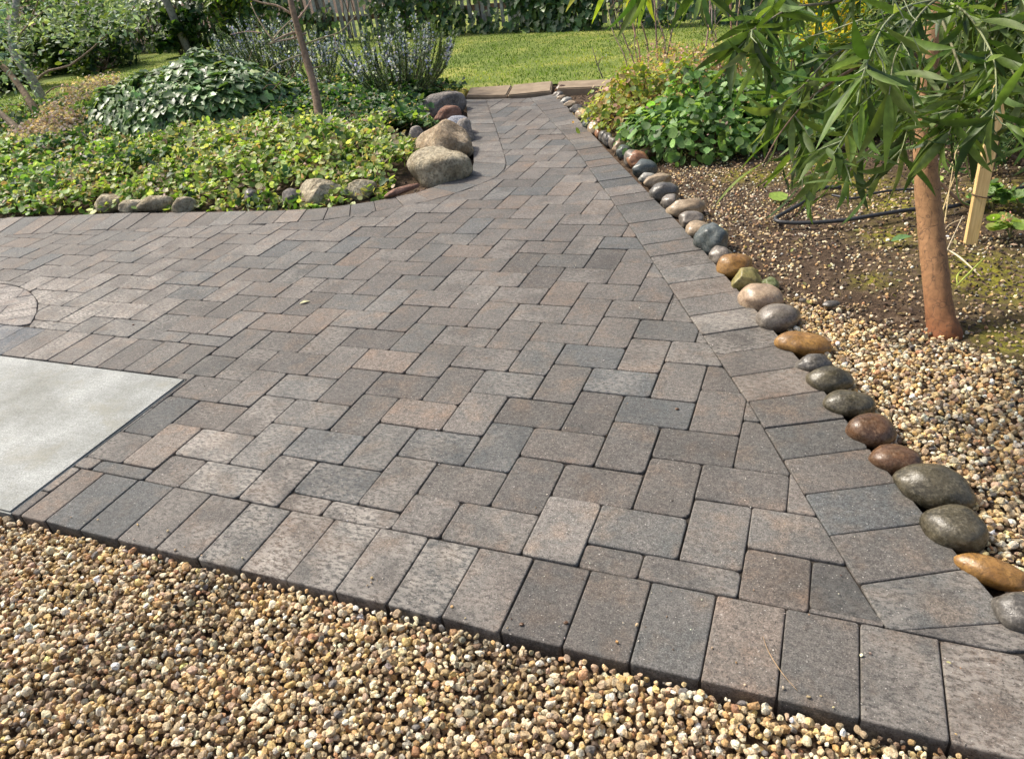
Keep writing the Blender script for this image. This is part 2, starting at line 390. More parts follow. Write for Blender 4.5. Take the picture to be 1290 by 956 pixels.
for n in range(-45, 46):
    for m in range(-30, 31):
        x = n * BW + m * BL; y = -n * BW + m * BL
        for q in ((x, y - BL, BW, BL), (x + BW, y - BW, BL, BW)):
            if q[0] < -7.6 or q[0] > 2 or q[1] < -1 or q[1] > 6: continue
            Q = np.array([[q[0], q[1]], [q[0] + q[2], q[1]], [q[0] + q[2], q[1] + q[3]], [q[0], q[1] + q[3]]])
            if Q[0][0] < -1.5 < Q[1][0] and Q[0][1] < rowT < Q[2][1]:          # stone cut round the corner of the slab course
                for S_ in ([[Q[0][0], rowT + .003], [Q[1][0], rowT + .003], [Q[1][0], Q[2][1]], [Q[0][0], Q[2][1]]], [[-1.497, Q[0][1]], [Q[1][0], Q[0][1]], [Q[1][0], rowT], [-1.497, rowT]]):
                    S_ = np.array(S_)
                    if (S_[1] - S_[0])[0] > .03 and (S_[2] - S_[1])[1] > .03: polys.append((S_, 'f'))
                continue
            R_ = clip_convex(region, Q)
            if R_ is None: continue
            R_ = clean(R_)
            if R_ is None or abs(area(R_)) < .0012: continue
            per = np.sum(np.linalg.norm(R_ - np.roll(R_, 1, axis=0), axis=1))
            if abs(area(R_)) / per * 2 < .010: continue
            ctr = R_.mean(0)
            dd = np.linalg.norm(Q - cc, axis=1)
            if dd.max() < crad: continue
            if dd.min() < crad + .001 or np.linalg.norm(ctr - cc) < crad:      # cut round the circle
                D_ = []
                for p_, q_ in zip(R_, np.roll(R_, -1, axis=0)): D_ += [p_ + (q_ - p_) * t for t in np.linspace(0, 1, 7)[:-1]]
                D_ = np.array(D_); r_ = np.linalg.norm(D_ - cc, axis=1); D_ = np.where((r_ < crad)[:, None], cc + (D_ - cc) / r_[:, None] * crad, D_)
                R_ = clip_convex(D_, Q)
                if R_ is None: continue
                R_ = clean(R_, .006)
                if R_ is None or abs(area(R_)) < .0012: continue
            polys.append((R_, 'f'))
def strip(O, I, w, ph=0., k='b', clipy=None):
    mid = (O + I) / 2; s = np.r_[0, np.cumsum(np.linalg.norm(np.diff(mid, axis=0), axis=1))]
    ts = np.arange(ph, s[-1] - .02, w)
    ts = np.r_[0, ts[ts > .05], s[-1]]
    f = lambda A, t: np.array([np.interp(t, s, A[:, 0]), np.interp(t, s, A[:, 1])])
    if clipy is not None:                                    # right border: inner corner square to the outer edge
        De = np.vstack([A_ + (B_ - A_) * np.linspace(0, 1, 200)[:, None] for A_, B_ in zip(I[:-1], I[1:])]); s = np.r_[0, np.cumsum(np.linalg.norm(np.diff(O, axis=0), axis=1))]
        ts = np.r_[0, np.arange(ph, s[-1] - .02, w), s[-1]]; f0 = f
        f = lambda A, t: f0(O, t) if A is O else De[np.argmin(np.linalg.norm(De - f0(O, t), axis=1))]
    for a, b in zip(ts[:-1], ts[1:]):
        Q = np.array([f(O, a), f(O, b), f(I, b), f(I, a)])
        if area(Q) < 0: Q = Q[::-1]
        if clipy is not None:
            Q = clip_half(Q, np.array([0., clipy]), np.array([1., clipy]))
            if Q is None: continue
            Q = clean(Q)
            if Q is None or area(Q) < .003: continue
        polys.append((Q, k))
strip(outR, inR, .1505, .07, 'b', yB)
strip(oL, iL, .15, .0)
x = 0.037 - 12 * .1475
while x < 2.4:
    a = max(x, -1.398)
    if x + .1475 > -1.39: polys.append((np.array([[a, yB2 + random.uniform(-.002, .002)], [x + .1475, yB2 + random.uniform(-.002, .002)], [x + .1475, yB], [a, yB]]), 'b'))
    x += .1475
for k in range(60):                                          # soldier row above the slab
    x1 = -1.5 - k * .147; polys.append((np.array([[x1 - .147, rowB], [x1, rowB], [x1, rowT], [x1 - .147, rowT]]), 's'))
    if x1 < -7.6: break
for (ya, yb_) in ((yB2, -.50), (-.50, -.379)): polys.append((np.array([[xs, ya], [-1.4, ya], [-1.4, yb_], [xs, yb_]]), 'b'))
th = .52                                                     # parallel courses inside the circle
cang = np.array([math.cos(th), math.sin(th)]); cn = np.array([-cang[1], cang[0]])
circp = np.array([cc + (crad - .001) * np.array([math.cos(a), math.sin(a)]) for a in np.linspace(0, 2 * PI, 40, endpoint=False)])
circp = clip_half(circp, np.array([-9., rowT + .003]), np.array([9., rowT + .003]))
for i in range(-7, 8):
    for j in range(-3, 3):
        o = cc + cn * (i * .1) + cang * (j * .46 + (i % 2) * .2); Q = np.array([o, o + cang * .46, o + cang * .46 + cn * .1, o + cn * .1])
        R_ = clip_convex(circp, Q)
        if R_ is None: continue
        R_ = clean(R_)
        if R_ is not None and area(R_) > .002: polys.append((R_, 'c'))
blooms = [(*G(930, 415)[:2], .2, .75), (*G(880, 345)[:2], .28, .6), (*G(990, 480)[:2], .16, .4), (*G(300, 560)[:2], .26, .75), (*G(420, 690)[:2], .36, .85), (*G(560, 700)[:2], .2, .6), (*G(1230, 880)[:2], .2, .8), (*G(1140, 850)[:2], .12, .4),
          (*G(130, 385)[:2], .5, .8), (*G(20, 380)[:2], .5, .9), (*G(320, 620)[:2], .28, .8), (*G(480, 560)[:2], .2, .35), (*G(620, 560)[:2], .15, .25), (*G(250, 480)[:2], .25, .2)]
palW = [(.122, .106, .092), (.112, .100, .088), (.142, .115, .094), (.108, .102, .093), (.100, .089, .079), (.090, .091, .088), (.132, .118, .104)]
wW = [3, 4, 1.8, 3, 3, 1.6, 2]
def build_pavers(name, sel, label=None):
    V, F, Cc, E, RO = [], [], [], [], []
    for P, k in polys:
        if k not in sel: continue
        if area(P) < 0: P = P[::-1]
        P = offset(P, gap * random.uniform(.5, 1.0))
        if area(P) < .0006: continue
        rr = .012 if k == 'f' else .007
        jit = rng.normal(size=(3 * len(P), 2)) * .0005; fr = rng.random(len(P)); rs_ = random.getstate()
        def ring(d):
            random.setstate(rs_); return roundc(offset(P, d), max(rr - d, .002)) + jit
        A = ring(0)
        ctr = A.mean(0); z0 = random.gauss(0, .0011); tx, ty = random.gauss(0, .0035), random.gauss(0, .0035)
        zf = lambda p: z0 + tx * (p[0] - ctr[0]) + ty * (p[1] - ctr[1])
        rings = [(A, -.062), (A, -.0042), (ring(.0009), -.0018), (ring(.0028), -.0004), (ring(.0055), 0.0)]
        if area(rings[-1][0]) < .0006 or area(P) < .002: rings = rings[:3]
        base = len(V); n = len(A)
        for R_, z in rings:
            for p in R_: V.append((p[0], p[1], z + (zf(p) if z > -.05 else 0)))
        for r in range(len(rings) - 1):
            for i in range(n):
                a, b = base + r * n + i, base + r * n + (i + 1) % n; F.append((a, b, b + n, a + n))
        F.append(tuple(base + (len(rings) - 1) * n + i for i in range(n)))
        i = rng.choice(len(palW), p=np.array(wW) / sum(wW)); col = np.array(palW[i]) * math.exp(random.gauss(0, .1))
        dist = np.linalg.norm(ctr - CAM[:2])
        if k == 's' and random.random() < .4: col = np.array([.085, .094, .105]) * random.uniform(.85, 1.3)
        if ctr[0] > -1.6 and ctr[0] < -1.0 and -.1 < ctr[1] < .3: col = col * .8          # darker replaced stones by the slab
        if k == 'c': col = np.array([.15, .132, .12]) * random.uniform(.85, 1.1)
        ef = .10 if random.random() < .75 else .3
        for bx, by, br, bs in blooms: ef = max(ef, bs * math.exp(-((ctr[0] - bx) ** 2 + (ctr[1] - by) ** 2) / (2 * (br * .6) ** 2)) * random.uniform(.6, 1.25))
        m = len(V) - base
        Cc += [(*col, 1)] * m; E += [min(ef, 1)] * m; r_ = (random.uniform(-40, 40), random.uniform(-40, 40), 0); RO += [r_] * m
    me = bpy.data.meshes.new(name); me.from_pydata(V, [], F)
    a = me.color_attributes.new('Col', 'FLOAT_COLOR', 'POINT'); a.data.foreach_set('color', np.array(Cc, np.float32).ravel())
    a = me.attributes.new('eff', 'FLOAT', 'POINT'); a.data.foreach_set('value', np.array(E, np.float32))
    a = me.attributes.new('ro', 'FLOAT_VECTOR', 'POINT'); a.data.foreach_set('vector', np.array(RO, np.float32).ravel())
    me.update()
    o = link(name, me, M['paver']); tag(o, label, None, None, 'structure')
    print(name, len(F)); return o
build_pavers('paved_path', 'f', 'herringbone paving of mottled grey and brown concrete stones')
build_pavers('path_border', 'bsc', 'border course of paving stones laid side by side along the path edges')

def sheet(name, P, z, mat, thick=None, label=None):
    P = np.asarray(P); n = len(P)
    V = [(p[0], p[1], z) for p in P]; F = [tuple(range(n))]
    if thick:
        V += [(p[0], p[1], z - thick) for p in P]; F += [(i, i + n, (i + 1) % n + n, (i + 1) % n) for i in range(n)]
    me = bpy.data.meshes.new(name); me.from_pydata(V, [], F); me.update()
    return link(name, me, mat)
full = np.vstack([[[xs - .01, yB2 + .004], [2.45, yB2 + .004], [2.45, yB]], outR, oL, [[-7.6, rowB - .003], [xs - .01, rowB - .003]]])
tag(sheet('path_bedding', full, -.0085, M['joint'], .05, 'dark sand in the joints between the stones'), 'dark sand bedding under the paving stones', kind='structure')
# concrete slab
sl = np.array([[-7.6, yB2], [xs - .002, yB2], [xs - .012, rowB - .006], [-7.6, rowB - .006]])
import bmesh
bm = bmesh.new(); vs = [bm.verts.new((p[0], p[1], 0.002)) for p in sl]; f = bm.faces.new(vs)
r_ = bmesh.ops.extrude_face_region(bm, geom=[f]); bmesh.ops.translate(bm, verts=[v for v in r_['geom'] if isinstance(v, bmesh.types.BMVert)], vec=(0, 0, -.1))
bmesh.ops.recalc_face_normals(bm, faces=bm.faces); bmesh.ops.bevel(bm, geom=[e for e in bm.edges if all(v.co.z > -.01 for v in e.verts)], offset=.006, segments=2, affect='EDGES')
me = bpy.data.meshes.new('concrete_slab'); bm.to_mesh(me); bm.free()
tag(link('concrete_slab', me, M['slab']), 'pale brushed concrete slab at the left of the paving', kind='structure')

# ------------------------------------------------------------------ terrain
fullP = full
def inpoly(P, X_, Y_):
    r = np.zeros(X_.shape, bool); n = len(P)
    for i in range(n):
        a, b = P[i], P[(i + 1) % n]
        c = ((a[1] > Y_) != (b[1] > Y_)) & (X_ < (b[0] - a[0]) * (Y_ - a[1]) / (b[1] - a[1] + 1e-12) + a[0]); r ^= c
    return r
def dpoly(P, X_, Y_, closed=False):
    d = np.full(X_.shape, 1e9)
    for a, b in zip(P[:-1], P[1:]):
        ab = b - a; t = np.clip(((X_ - a[0]) * ab[0] + (Y_ - a[1]) * ab[1]) / (ab @ ab + 1e-12), 0, 1)
        d = np.minimum(d, np.hypot(X_ - a[0] - t * ab[0], Y_ - a[1] - t * ab[1]))
    return d
def fbm(X_, Y_, s, seed=0., octv=3):
    r = np.zeros(X_.shape)
    rs = np.random.default_rng(int(seed * 10) + 3)
    for o in range(octv):
        f = s * 2 ** o
        for k in range(5):
            a = rs.uniform(0, 2 * PI); ph = rs.uniform(0, 2 * PI)
            r += np.sin((X_ * math.cos(a) + Y_ * math.sin(a)) * f * rs.uniform(.7, 1.4) + ph) / (2 ** o * 5)
    return r
flagA, flagB = G(592, 114.6)[:2], G(696, 106)[:2]
def lawn_near(X_):                                         # near edge of the lawn: y as a function of x
    return np.interp(X_, [-14, -9.6, -8.2, -6.8, -5.6, -4.4, -2.6, -1.7, -.4, .6, 2., 6.], [3.6, 4.6, 5.15, 5.55, 5.7, 5.5, 5.42, 5.54, 5.75, 6.4, 6.6, 6.2])
leftbed = lambda X_, Y_: (X_ < -1.2) & (Y_ > 1.2)
def terrain(X_, Y_):
    ins = inpoly(fullP, X_, Y_)
    z = np.full(X_.shape, -.03)
    z += fbm(X_, Y_, 9, 1.) * .008 + fbm(X_, Y_, 2, 2.) * .01
    front = Y_ < yB2 - .0
    z = np.where(front, -.046 + fbm(X_, Y_, 6, 3.) * .006, z)
    dL = dpoly(oL, X_, Y_)
    lb = leftbed(X_, Y_) & ~((X_ > -2.5) & (Y_ > 4.8)) & ~ins & (dL < 6) & (Y_ < lawn_near(X_) + .2) & (X_ < -1.4)
    z = np.where(lb, -.03 + .16 * np.clip((dL - .1) / 1.1, 0, 1) ** .8 * np.clip((lawn_near(X_) - Y_) / .6, 0, 1) + fbm(X_, Y_, 9, 1.) * .008, z)
    z = np.where(ins, -.07, z)
    z = np.where((Y_ > lawn_near(X_)) , -.02, z)
    return z
def gridmesh(name, x0, x1, y0, y1, st, mat, zf, colf=None):
    xs_ = np.arange(x0, x1 + st / 2, st); ys_ = np.arange(y0, y1 + st / 2, st); X_, Y_ = np.meshgrid(xs_, ys_)
    Z_ = zf(X_, Y_); nx, ny = len(xs_), len(ys_)
    V = np.c_[X_.ravel(), Y_.ravel(), Z_.ravel()]; i = np.arange(nx * ny).reshape(ny, nx)
    T = np.c_[i[:-1, :-1].ravel(), i[:-1, 1:].ravel(), i[1:, 1:].ravel(), i[1:, :-1].ravel()]
    c = None
    if colf is not None:
        m_ = colf(X_, Y_).ravel(); c = np.c_[m_, m_, m_]
    return trimesh(name, V, T, mat, c)
mossP = [(1080, 225, .3), (1020, 200, .25), (1240, 330, .3), (1275, 350, .3), (1120, 290, .2), (1130, 250, .3), (1290, 240, .4), (1225, 345, .18), (930, 215, .2), (1100, 345, .12), (960, 215, .2), (1280, 420, .2)]
mossG = [(*G(u, v)[:2], r) for u, v, r in mossP]
def mossf(X_, Y_):
    m_ = np.zeros(X_.shape)
    for a, b, r in mossG: m_ = np.maximum(m_, 1.0 * np.exp(-((X_ - a) ** 2 + (Y_ - b) ** 2) / (2 * (r * .42) ** 2)))
    return np.clip(m_, 0, 1)
o = gridmesh('garden_soil', -16, 8, -4, 16, .06, M['soil'], terrain, mossf); tag(o, 'dark garden soil with yellow moss patches', kind='structure')
# the wider ground round the garden
o = sheet('ground', [(-120, -90), (120, -90), (120, 120), (-120, 120)], -.12, M['soil'])
tag(o, 'earth around the garden', kind='structure')
# lawn
nx = np.arange(-14, 6.01, .25)
LV = [(x, lawn_near(np.array([x]))[0], -.004) for x in nx] + [(x, 15.5, .02) for x in nx]
k = len(nx); LF = [(i, i + 1, k + i + 1, k + i) for i in range(k - 1)]
me = bpy.data.meshes.new('lawn'); me.from_pydata(LV, [], LF); me.update(); tag(link('lawn', me, M['lawn']), 'sunny green lawn behind the paving', kind='structure')

# ------------------------------------------------------------------ gravel
bmi = bmesh.new(); bmesh.ops.create_icosphere(bmi, subdivisions=2, radius=1); ICO_V = np.array([v.co[:] for v in bmi.verts]); ICO_T = np.array([[v.index for v in f.verts] for f in bmi.faces]); bmi.free()
bmi = bmesh.new(); bmesh.ops.create_icosphere(bmi, subdivisions=4, radius=1); I4_V = np.array([v.co[:] for v in bmi.verts]); I4_T = np.array([[v.index for v in f.verts] for f in bmi.faces]); bmi.free()
PEB = []
for i in range(14):
    V = ICO_V.copy()
    for k in range(random.randint(6, 10)):                   # broken facets
        n_ = rng.normal(size=3); n_ /= np.linalg.norm(n_); h = random.uniform(.55, .82); d = V @ n_
        V = V - np.outer(np.clip(d - h, 0, None), n_)
    V += rng.normal(size=V.shape) * .05; V *= np.array([1, random.uniform(.7, .95), random.uniform(.55, .85)])
    PEB.append(V)
GP = [(.64, .50, .30), (.58, .42, .21), (.74, .64, .44), (.52, .33, .14), (.40, .30, .18), (.80, .73, .56), (.24, .16, .10), (.44, .24, .12), (.18, .165, .145), (.52, .37, .25), (.62, .44, .18)]
GW = [4, 3.4, 3.2, 2, 1.9, 1.8, 1.2, .8, .5, 1.1, 1.5]
def pebbles(bag, pts, sz, gain=1.0):
    m = len(pts); idx = rng.integers(0, len(PEB), m); R = randrot(m); dirt = fbm(pts[:, 0], pts[:, 1], 8, 51.) + .5 * fbm(pts[:, 0], pts[:, 1], 21, 52.); dk = (dirt > .25) & (rng.random(m) < .45)
    col = np.clip(pickcol(m, GP, GW, .2, .025) * gain, 0, .85) * np.where(dk, .45, 1.)[:, None]
    # lay the flat side roughly down
    nn = upnormals(m, .45); hd = rng.normal(size=(m, 3)); F_ = frames(nn, hd); lay = rng.random(m) < .75
    R = np.where(lay[:, None, None], F_, R)
    for i in range(len(PEB)):
        s_ = idx == i; bag.inst(PEB[i], ICO_T, pts[s_], R[s_], sz[s_], col[s_])
def jitter(x0, x1, y0, y1, st):
    X_, Y_ = np.meshgrid(np.arange(x0, x1, st), np.arange(y0, y1, st)); X_ = X_ + (np.arange(X_.shape[0]) % 2)[:, None] * st / 2
    return X_.ravel() + rng.uniform(-.42, .42, X_.size) * st, Y_.ravel() + rng.uniform(-.42, .42, X_.size) * st
g = Bag()
for st, z0, zr in ((.0150, -.021, .017), (.0165, -.037, .006)):
    x_, y_ = jitter(-2.4, 1.75, -1.62, yB2 - .006, st)
    inf = (y_ > -1.30 - .0 * x_) & (x_ > -1.9)
    x_, y_ = x_[inf], y_[inf]
    hollow = fbm(x_, y_, 5, 5.) * .006
    m = len(x_); sz = np.clip(rng.lognormal(math.log(.0083), .28, m), .0042, .0145)
    pts = np.c_[x_, y_, z0 + rng.random(m) * zr + hollow]
    if z0 < -.05: pts = pts[::2]; sz = sz[::2] * 1.1
    keep = pts[:, 1] < yB2 - .001 - sz * .8
    pebbles(g, pts[keep], sz[keep])
o = g.build('gravel', M['gravel'], smooth=False); tag(o, 'tan and cream pea gravel in front of the paving', kind='stuff')
print('front gravel', g.n)
g = Bag()
x_, y_ = jitter(-1.6, 3.4, -.75, 4.2, .0145)
xo = np.interp(y_, outR[:, 1], outR[:, 0])
side = x_ - xo
d_near = np.exp(-np.clip(y_ - .90 - .22 * fbm(x_, y_, 2.5, 6.) - .6 * np.clip(1.25 - x_, -.6, .55), 0, 9) / .10)
sp = .24 + .26 * fbm(x_, y_, 3.5, 7.) + .14 * fbm(x_, y_, 11, 8.)
sp = sp * np.clip(1.15 - (y_ - 1) * .22, .25, 1) + .22 * np.exp(-((x_ - .35) ** 2 + (y_ - 2.15) ** 2) / .12) + .2 * np.exp(-((x_ - .05) ** 2 + (y_ - 2.7) ** 2) / .1)
thinned = np.exp(-((x_ - 1.58) ** 2 + (y_ - .85) ** 2) / .05)  # fewer stones on the soil right of the trunk
dens = np.clip(np.maximum(d_near * (1.02 - .55 * thinned), sp * (1 - .35 * thinned)), 0, 1)
rightedge = x_ < 3.2
keep = (side > .055) & (rng.random(len(x_)) < dens) & rightedge
x_, y_, d_ = x_[keep], y_[keep], d_near[keep]
m = len(x_); sz = np.clip(rng.lognormal(math.log(.0088), .28, m), .0045, .0145) * np.where(d_ > .5, 1, .72)
zt = terrain(x_, y_); pts = np.c_[x_, y_, zt + rng.random(m) * .016 * (d_ > .4) + .003]
pebbles(g, pts, sz, 1.05); print('right gravel', m)
s2 = (d_ > .6); extra = pts[s2][::2] + np.array([.006, .004, -.008]); pebbles(g, extra, sz[s2][::2])
extra = pts[s2][::3] + np.array([-.005, .003, .008]); pebbles(g, extra, sz[s2][::3])
o = g.build('gravel', M['gravel'], smooth=False); tag(o, 'cream gravel thinning out over the soil beside the row of cobbles', kind='stuff')
# crumbs of earth and bark on the beds
g = Bag(); x_, y_ = jitter(-1.6, 3.4, .5, 5.2, .03); xo = np.interp(y_, outR[:, 1], outR[:, 0]); kp = (x_ - xo > .04) & (rng.random(len(x_)) < .75)
x_, y_ = x_[kp], y_[kp]; x2 = []; y2 = []
for a, b in zip(oL[8:-1], oL[9:]):
    for k in range(int(np.linalg.norm(b - a) * 260)):
        t = random.random(); p = a + (b - a) * t; nn = np.array([b[1] - a[1], a[0] - b[0]]); nn /= np.linalg.norm(nn); s_ = abs(random.gauss(0, .1)) + .01
        p = p + nn * s_ * (1 if nn[1] > 0 else -1); x2.append(p[0]); y2.append(p[1])
x_ = np.r_[x_, x2]; y_ = np.r_[y_, y2]; m = len(x_)
pts = np.c_[x_, y_, terrain(x_, y_) + .002]
idx = rng.integers(0, len(PEB), m); R = randrot(m); col = pickcol(m, [(.06, .042, .03), (.12, .085, .06), (.19, .14, .10), (.04, .03, .022)], None, .25); sz = rng.uniform(.003, .011, m)
for i in range(len(PEB)):
    s_ = idx == i; g.inst(PEB[i], ICO_T, pts[s_], R[s_], sz[s_][:, None] * np.array([1.3, .8, .6]), col[s_])
tag(g.build('soil_crumbs', M['bark']), 'crumbs of brown earth and bark on the garden beds', kind='stuff')

# ------------------------------------------------------------------ river cobbles and boulders
def stone(name, pos, ax, yaw, mat, seed, lump=.09, facets=0, tilt=0., parent=None, fine=.0):
    rs = np.random.default_rng(seed); V = I4_V.copy(); off = rs.uniform(-50, 50, 3)
    for k in range(facets):
        n_ = rs.normal(size=3); n_[2] = abs(n_[2]) * .7; n_ /= np.linalg.norm(n_); h = rs.uniform(.62, .85); d = V @ n_; V = V - np.outer(np.clip(d - h, 0, None) * .9, n_)
    r = np.array([1 + lump * (mnoise.noise(Vector(v * 1.1 + off)) * 1.3 + .4 * mnoise.noise(Vector(v * 2.7 + off))) + fine * mnoise.noise(Vector(v * 7 + off)) for v in V])
    V = V * r[:, None] * np.asarray(ax)
    ca, sa = math.cos(tilt), math.sin(tilt); V = np.c_[V[:, 0] * ca - V[:, 2] * sa, V[:, 1], V[:, 0] * sa + V[:, 2] * ca]
    V = V.astype(np.float32)
    me = bpy.data.meshes.new(name); T = I4_T
    me.vertices.add(len(V)); me.vertices.foreach_set('co', V.ravel()); me.loops.add(T.size); me.loops.foreach_set('vertex_index', T.astype(np.int32).ravel())
    me.polygons.add(len(T)); me.polygons.foreach_set('loop_start', np.arange(0, T.size, 3, dtype=np.int32)); me.polygons.foreach_set('loop_total', np.full(len(T), 3, np.int32)); me.polygons.foreach_set('use_smooth', np.ones(len(T), bool)); me.update(calc_edges=True)
    o = link(name, me, mat); o.location = pos; o.rotation_euler = (0, 0, yaw)
    return o
YR = math.atan2(cR[1], cR[0])
def placed(name, u, v, w, h, ang, mat, label, cat, group, ratio=.72, i=0, zlift=None, **k):
    """a stone seen at photo pixel (u,v), w x h pixels: turned into a real position, size and heading on the bed"""
    p = G(u, v, 0.0); d = depth(p); a = w * d / CF / 2
    el = math.atan2(CH, np.linalg.norm(p[:2] - CAM[:2])); b = h * d / CF / 2 / math.sqrt(math.sin(el) ** 2 + (ratio * math.cos(el)) ** 2)
    c = b * ratio; zc = c * .42 - .012 if zlift is None else zlift
    p = G(u, v, zc)
    yaw = YR + math.atan2(math.tan(math.radians(-ang)), math.sin(el)) if abs(ang) < 80 else YR + PI / 2
    o = stone(name, p, (a, b, c), yaw, mat, 100 + i, **k)
    return tag(o, label, cat, group)
cob = [ # u v w h angle(down-right +) colour label
 (1284, 772, 62, 52, 35, 'grey', 'dark grey cobble at the bottom of the row, cut by the frame edge'),
 (1252, 722, 84, 36, 28, 'gold', 'long glossy golden brown cobble, lowest but one in the row'),
 (1203, 667, 72, 58, 30, 'olive', 'pale olive cobble with dark flecks above the long golden one'),
 (1177, 614, 88, 56, 22, 'olive', 'largest dark olive cobble, in the lower part of the row'),
 (1128, 580, 62, 38, 14, 'brown', 'brown cobble with an orange blush above the largest one'),
 (1096, 543, 56, 42, 12, 'brown', 'dark reddish brown cobble between two olive grey ones'),
 (1070, 509, 60, 36, 12, 'olive', 'grey olive cobble just above the dark reddish brown one'),
 (1044, 479, 52, 36, 8, 'olive', 'dark green grey cobble beside the start of the pale gravel'),
 (1024, 459, 42, 25, 5, 'grey', 'small flat dark grey cobble below the long golden brown one'),
 (1010, 434, 64, 32, 14, 'gold', 'long golden brown cobble left of the tree trunk base'),
 (980, 401, 48, 34, -5, 'mauve', 'rounded grey cobble with a pale band above the long golden one'),
 (958, 377, 46, 35, 10, 'pink', 'speckled pinkish tan cobble beside the small green stone'),
 (970, 358, 20, 16, 10, 'green', 'small smooth green stone set behind the row'),
 (939, 353, 36, 30, -10, 'mossy', 'angular yellow mossy rock with a flat top'),
 (924, 335, 40, 29, 0, 'gold', 'shiny orange gold cobble next to the angular mossy rock'),
 (907, 323, 26, 23, 0, 'mauve', 'small mauve brown cobble between the shiny gold and the blue green one'),
 (896, 303, 35, 37, 0, 'blue', 'upright blue green cobble with a dented face'),
 (880, 290, 28, 21, 0, 'tan', 'small tan cobble half hidden by the blue green one'),
 (871, 278, 30, 20, -5, 'mauve', 'smooth grey brown cobble just below the large honey one'),
 (864, 262, 42, 25, 4, 'tan', 'large honey coloured cobble in the middle of the row'),
 (845, 254, 22, 17, 0, 'mauve', 'grey brown cobble tucked behind the large honey one'),
 (836, 242, 33, 22, 0, 'grey', 'shiny dark cobble under a flat tan one'),
 (829, 228, 32, 16, 0, 'tan', 'flat tan cobble on top of the shiny dark one'),
 (815, 224, 18, 12, 0, 'pale', 'small pale green white pebble by the path edge'),
 (811, 213, 28, 20, 0, 'blue', 'shiny blue grey cobble with a sky reflection'),
 (803, 202, 24, 20, -10, 'orange', 'orange brown cobble behind the shiny blue grey one'),
 (816, 194, 20, 16, 0, 'brown', 'round brown cobble standing away from the path under the shrub'),
 (796, 200, 17, 21, 0, 'mauve', 'upright grey brown cobble left of the orange brown one'),
 (787, 192, 19, 16, -15, 'blue', 'glossy blue black cobble under the shrub edge'),
 (781, 186, 16, 15, -15, 'pink', 'pinkish cobble above the glossy blue black one'),
 (774, 181, 13, 18, 0, 'mauve', 'narrow greyish upright cobble, third above the glossy blue black one'),
 (766, 177, 12, 17, 0, 'grey', 'narrow grey cobble next to the dark thin one'),
 (760, 173, 10, 15, 0, 'grey', 'thin dark cobble beside the little orange stone'),
 (754, 169, 9, 12, 0, 'orange', 'little orange stone by the path edge'),
 (749, 162, 15, 17, 0, 'tan', 'whitish tan cobble above the little orange stone'),
 (741, 157, 13, 14, 0, 'blue', 'dark blue cobble in the upper part of the row'),
 (733, 145, 15, 13, 0, 'tan', 'pale tan cobble above the dark blue one'),
 (726, 139, 17, 12, 0, 'grey', 'dark grey cobble near the far end of the row'),
 (719, 132, 15, 9, 0, 'tan', 'tan cobble fifth from the far end of the row'),
 (713, 127.5, 14, 8, 0, 'pale', 'pale cobble fourth from the far end of the row'),
 (708, 124, 12, 7, 0, 'tan', 'tan cobble third from the far end of the row'),
 (703, 120, 13, 8, 0, 'mauve', 'grey cobble at the far corner of the path'),
 (707, 112.5, 14, 9, 0, 'brown', 'brown rounded rock at the corner of the far edging slabs')]
for i, (u, v, w, h, a, c, lab) in enumerate(cob):
    kw = dict(lump=random.uniform(.08, .13) if w > 45 else random.uniform(.12, .2), tilt=random.uniform(-.12, .12), facets=0 if w > 45 else random.choice([0, 0, 1, 2]))
    if c == 'mossy': kw = dict(lump=.14, facets=6, fine=.03)
    if c == 'blue' and w > 30: kw = dict(lump=.22)
    placed('mossy_rock' if c == 'mossy' else 'cobble', u, v, w * (1.03 if w > 50 else 1.13), h * (1.03 if w > 50 else 1.13), a, M['cob_' + c], lab, 'cobble' if c != 'mossy' else 'rock', 'river cobbles edging the right side of the path', i=i, ratio=.8, **kw)
bd = [(555, 212, 66, 52, 6, 'boulder_pale', 'large pale rounded boulder nearest to the paving curve', .85, .08, .05),
 (561, 184, 62, 54, 12, 'boulder_tan', 'tallest tan boulder in the middle of the row', .95, .12, .06),
 (527, 181, 34, 34, 0, 'boulder_grey', 'grey boulder partly hidden behind the tallest tan one', .9, .1, .03),
 (585, 170, 24, 34, 0, 'boulder_grey', 'brown grey rock under the bluish flat one', .9, .1, .03),
 (571, 157, 42, 17, -18, 'boulder_blue', 'flat bluish white rock leaning on the boulders', .6, .1, .08),
 (566, 147, 32, 22, -5, 'boulder_red', 'reddish angular rock behind the bluish flat one', .9, .14, .06),
 (553, 134, 60, 30, -6, 'boulder_grey', 'long dark grey boulder at the far end of the row', .85, .1, .06),
 (573, 129, 17, 15, 0, 'boulder_grey', 'small round dark stone by the corner of the edging slabs', .9, .08, .07),
 (571, 137.5, 13, 9, 0, 'boulder_tan', 'little tan stone below the small round dark one', .8, .08, .02)]
for i, (u, v, w, h, a, c, lab, ra, lu, zl) in enumerate(bd):
    placed('boulder', u, v, w * 1.14, h * 1.14, a, M[c], lab, 'boulder', 'boulders along the left edge of the path', ratio=ra, i=60 + i, zlift=zl, lump=lu * 1.6, facets=4, fine=.025)
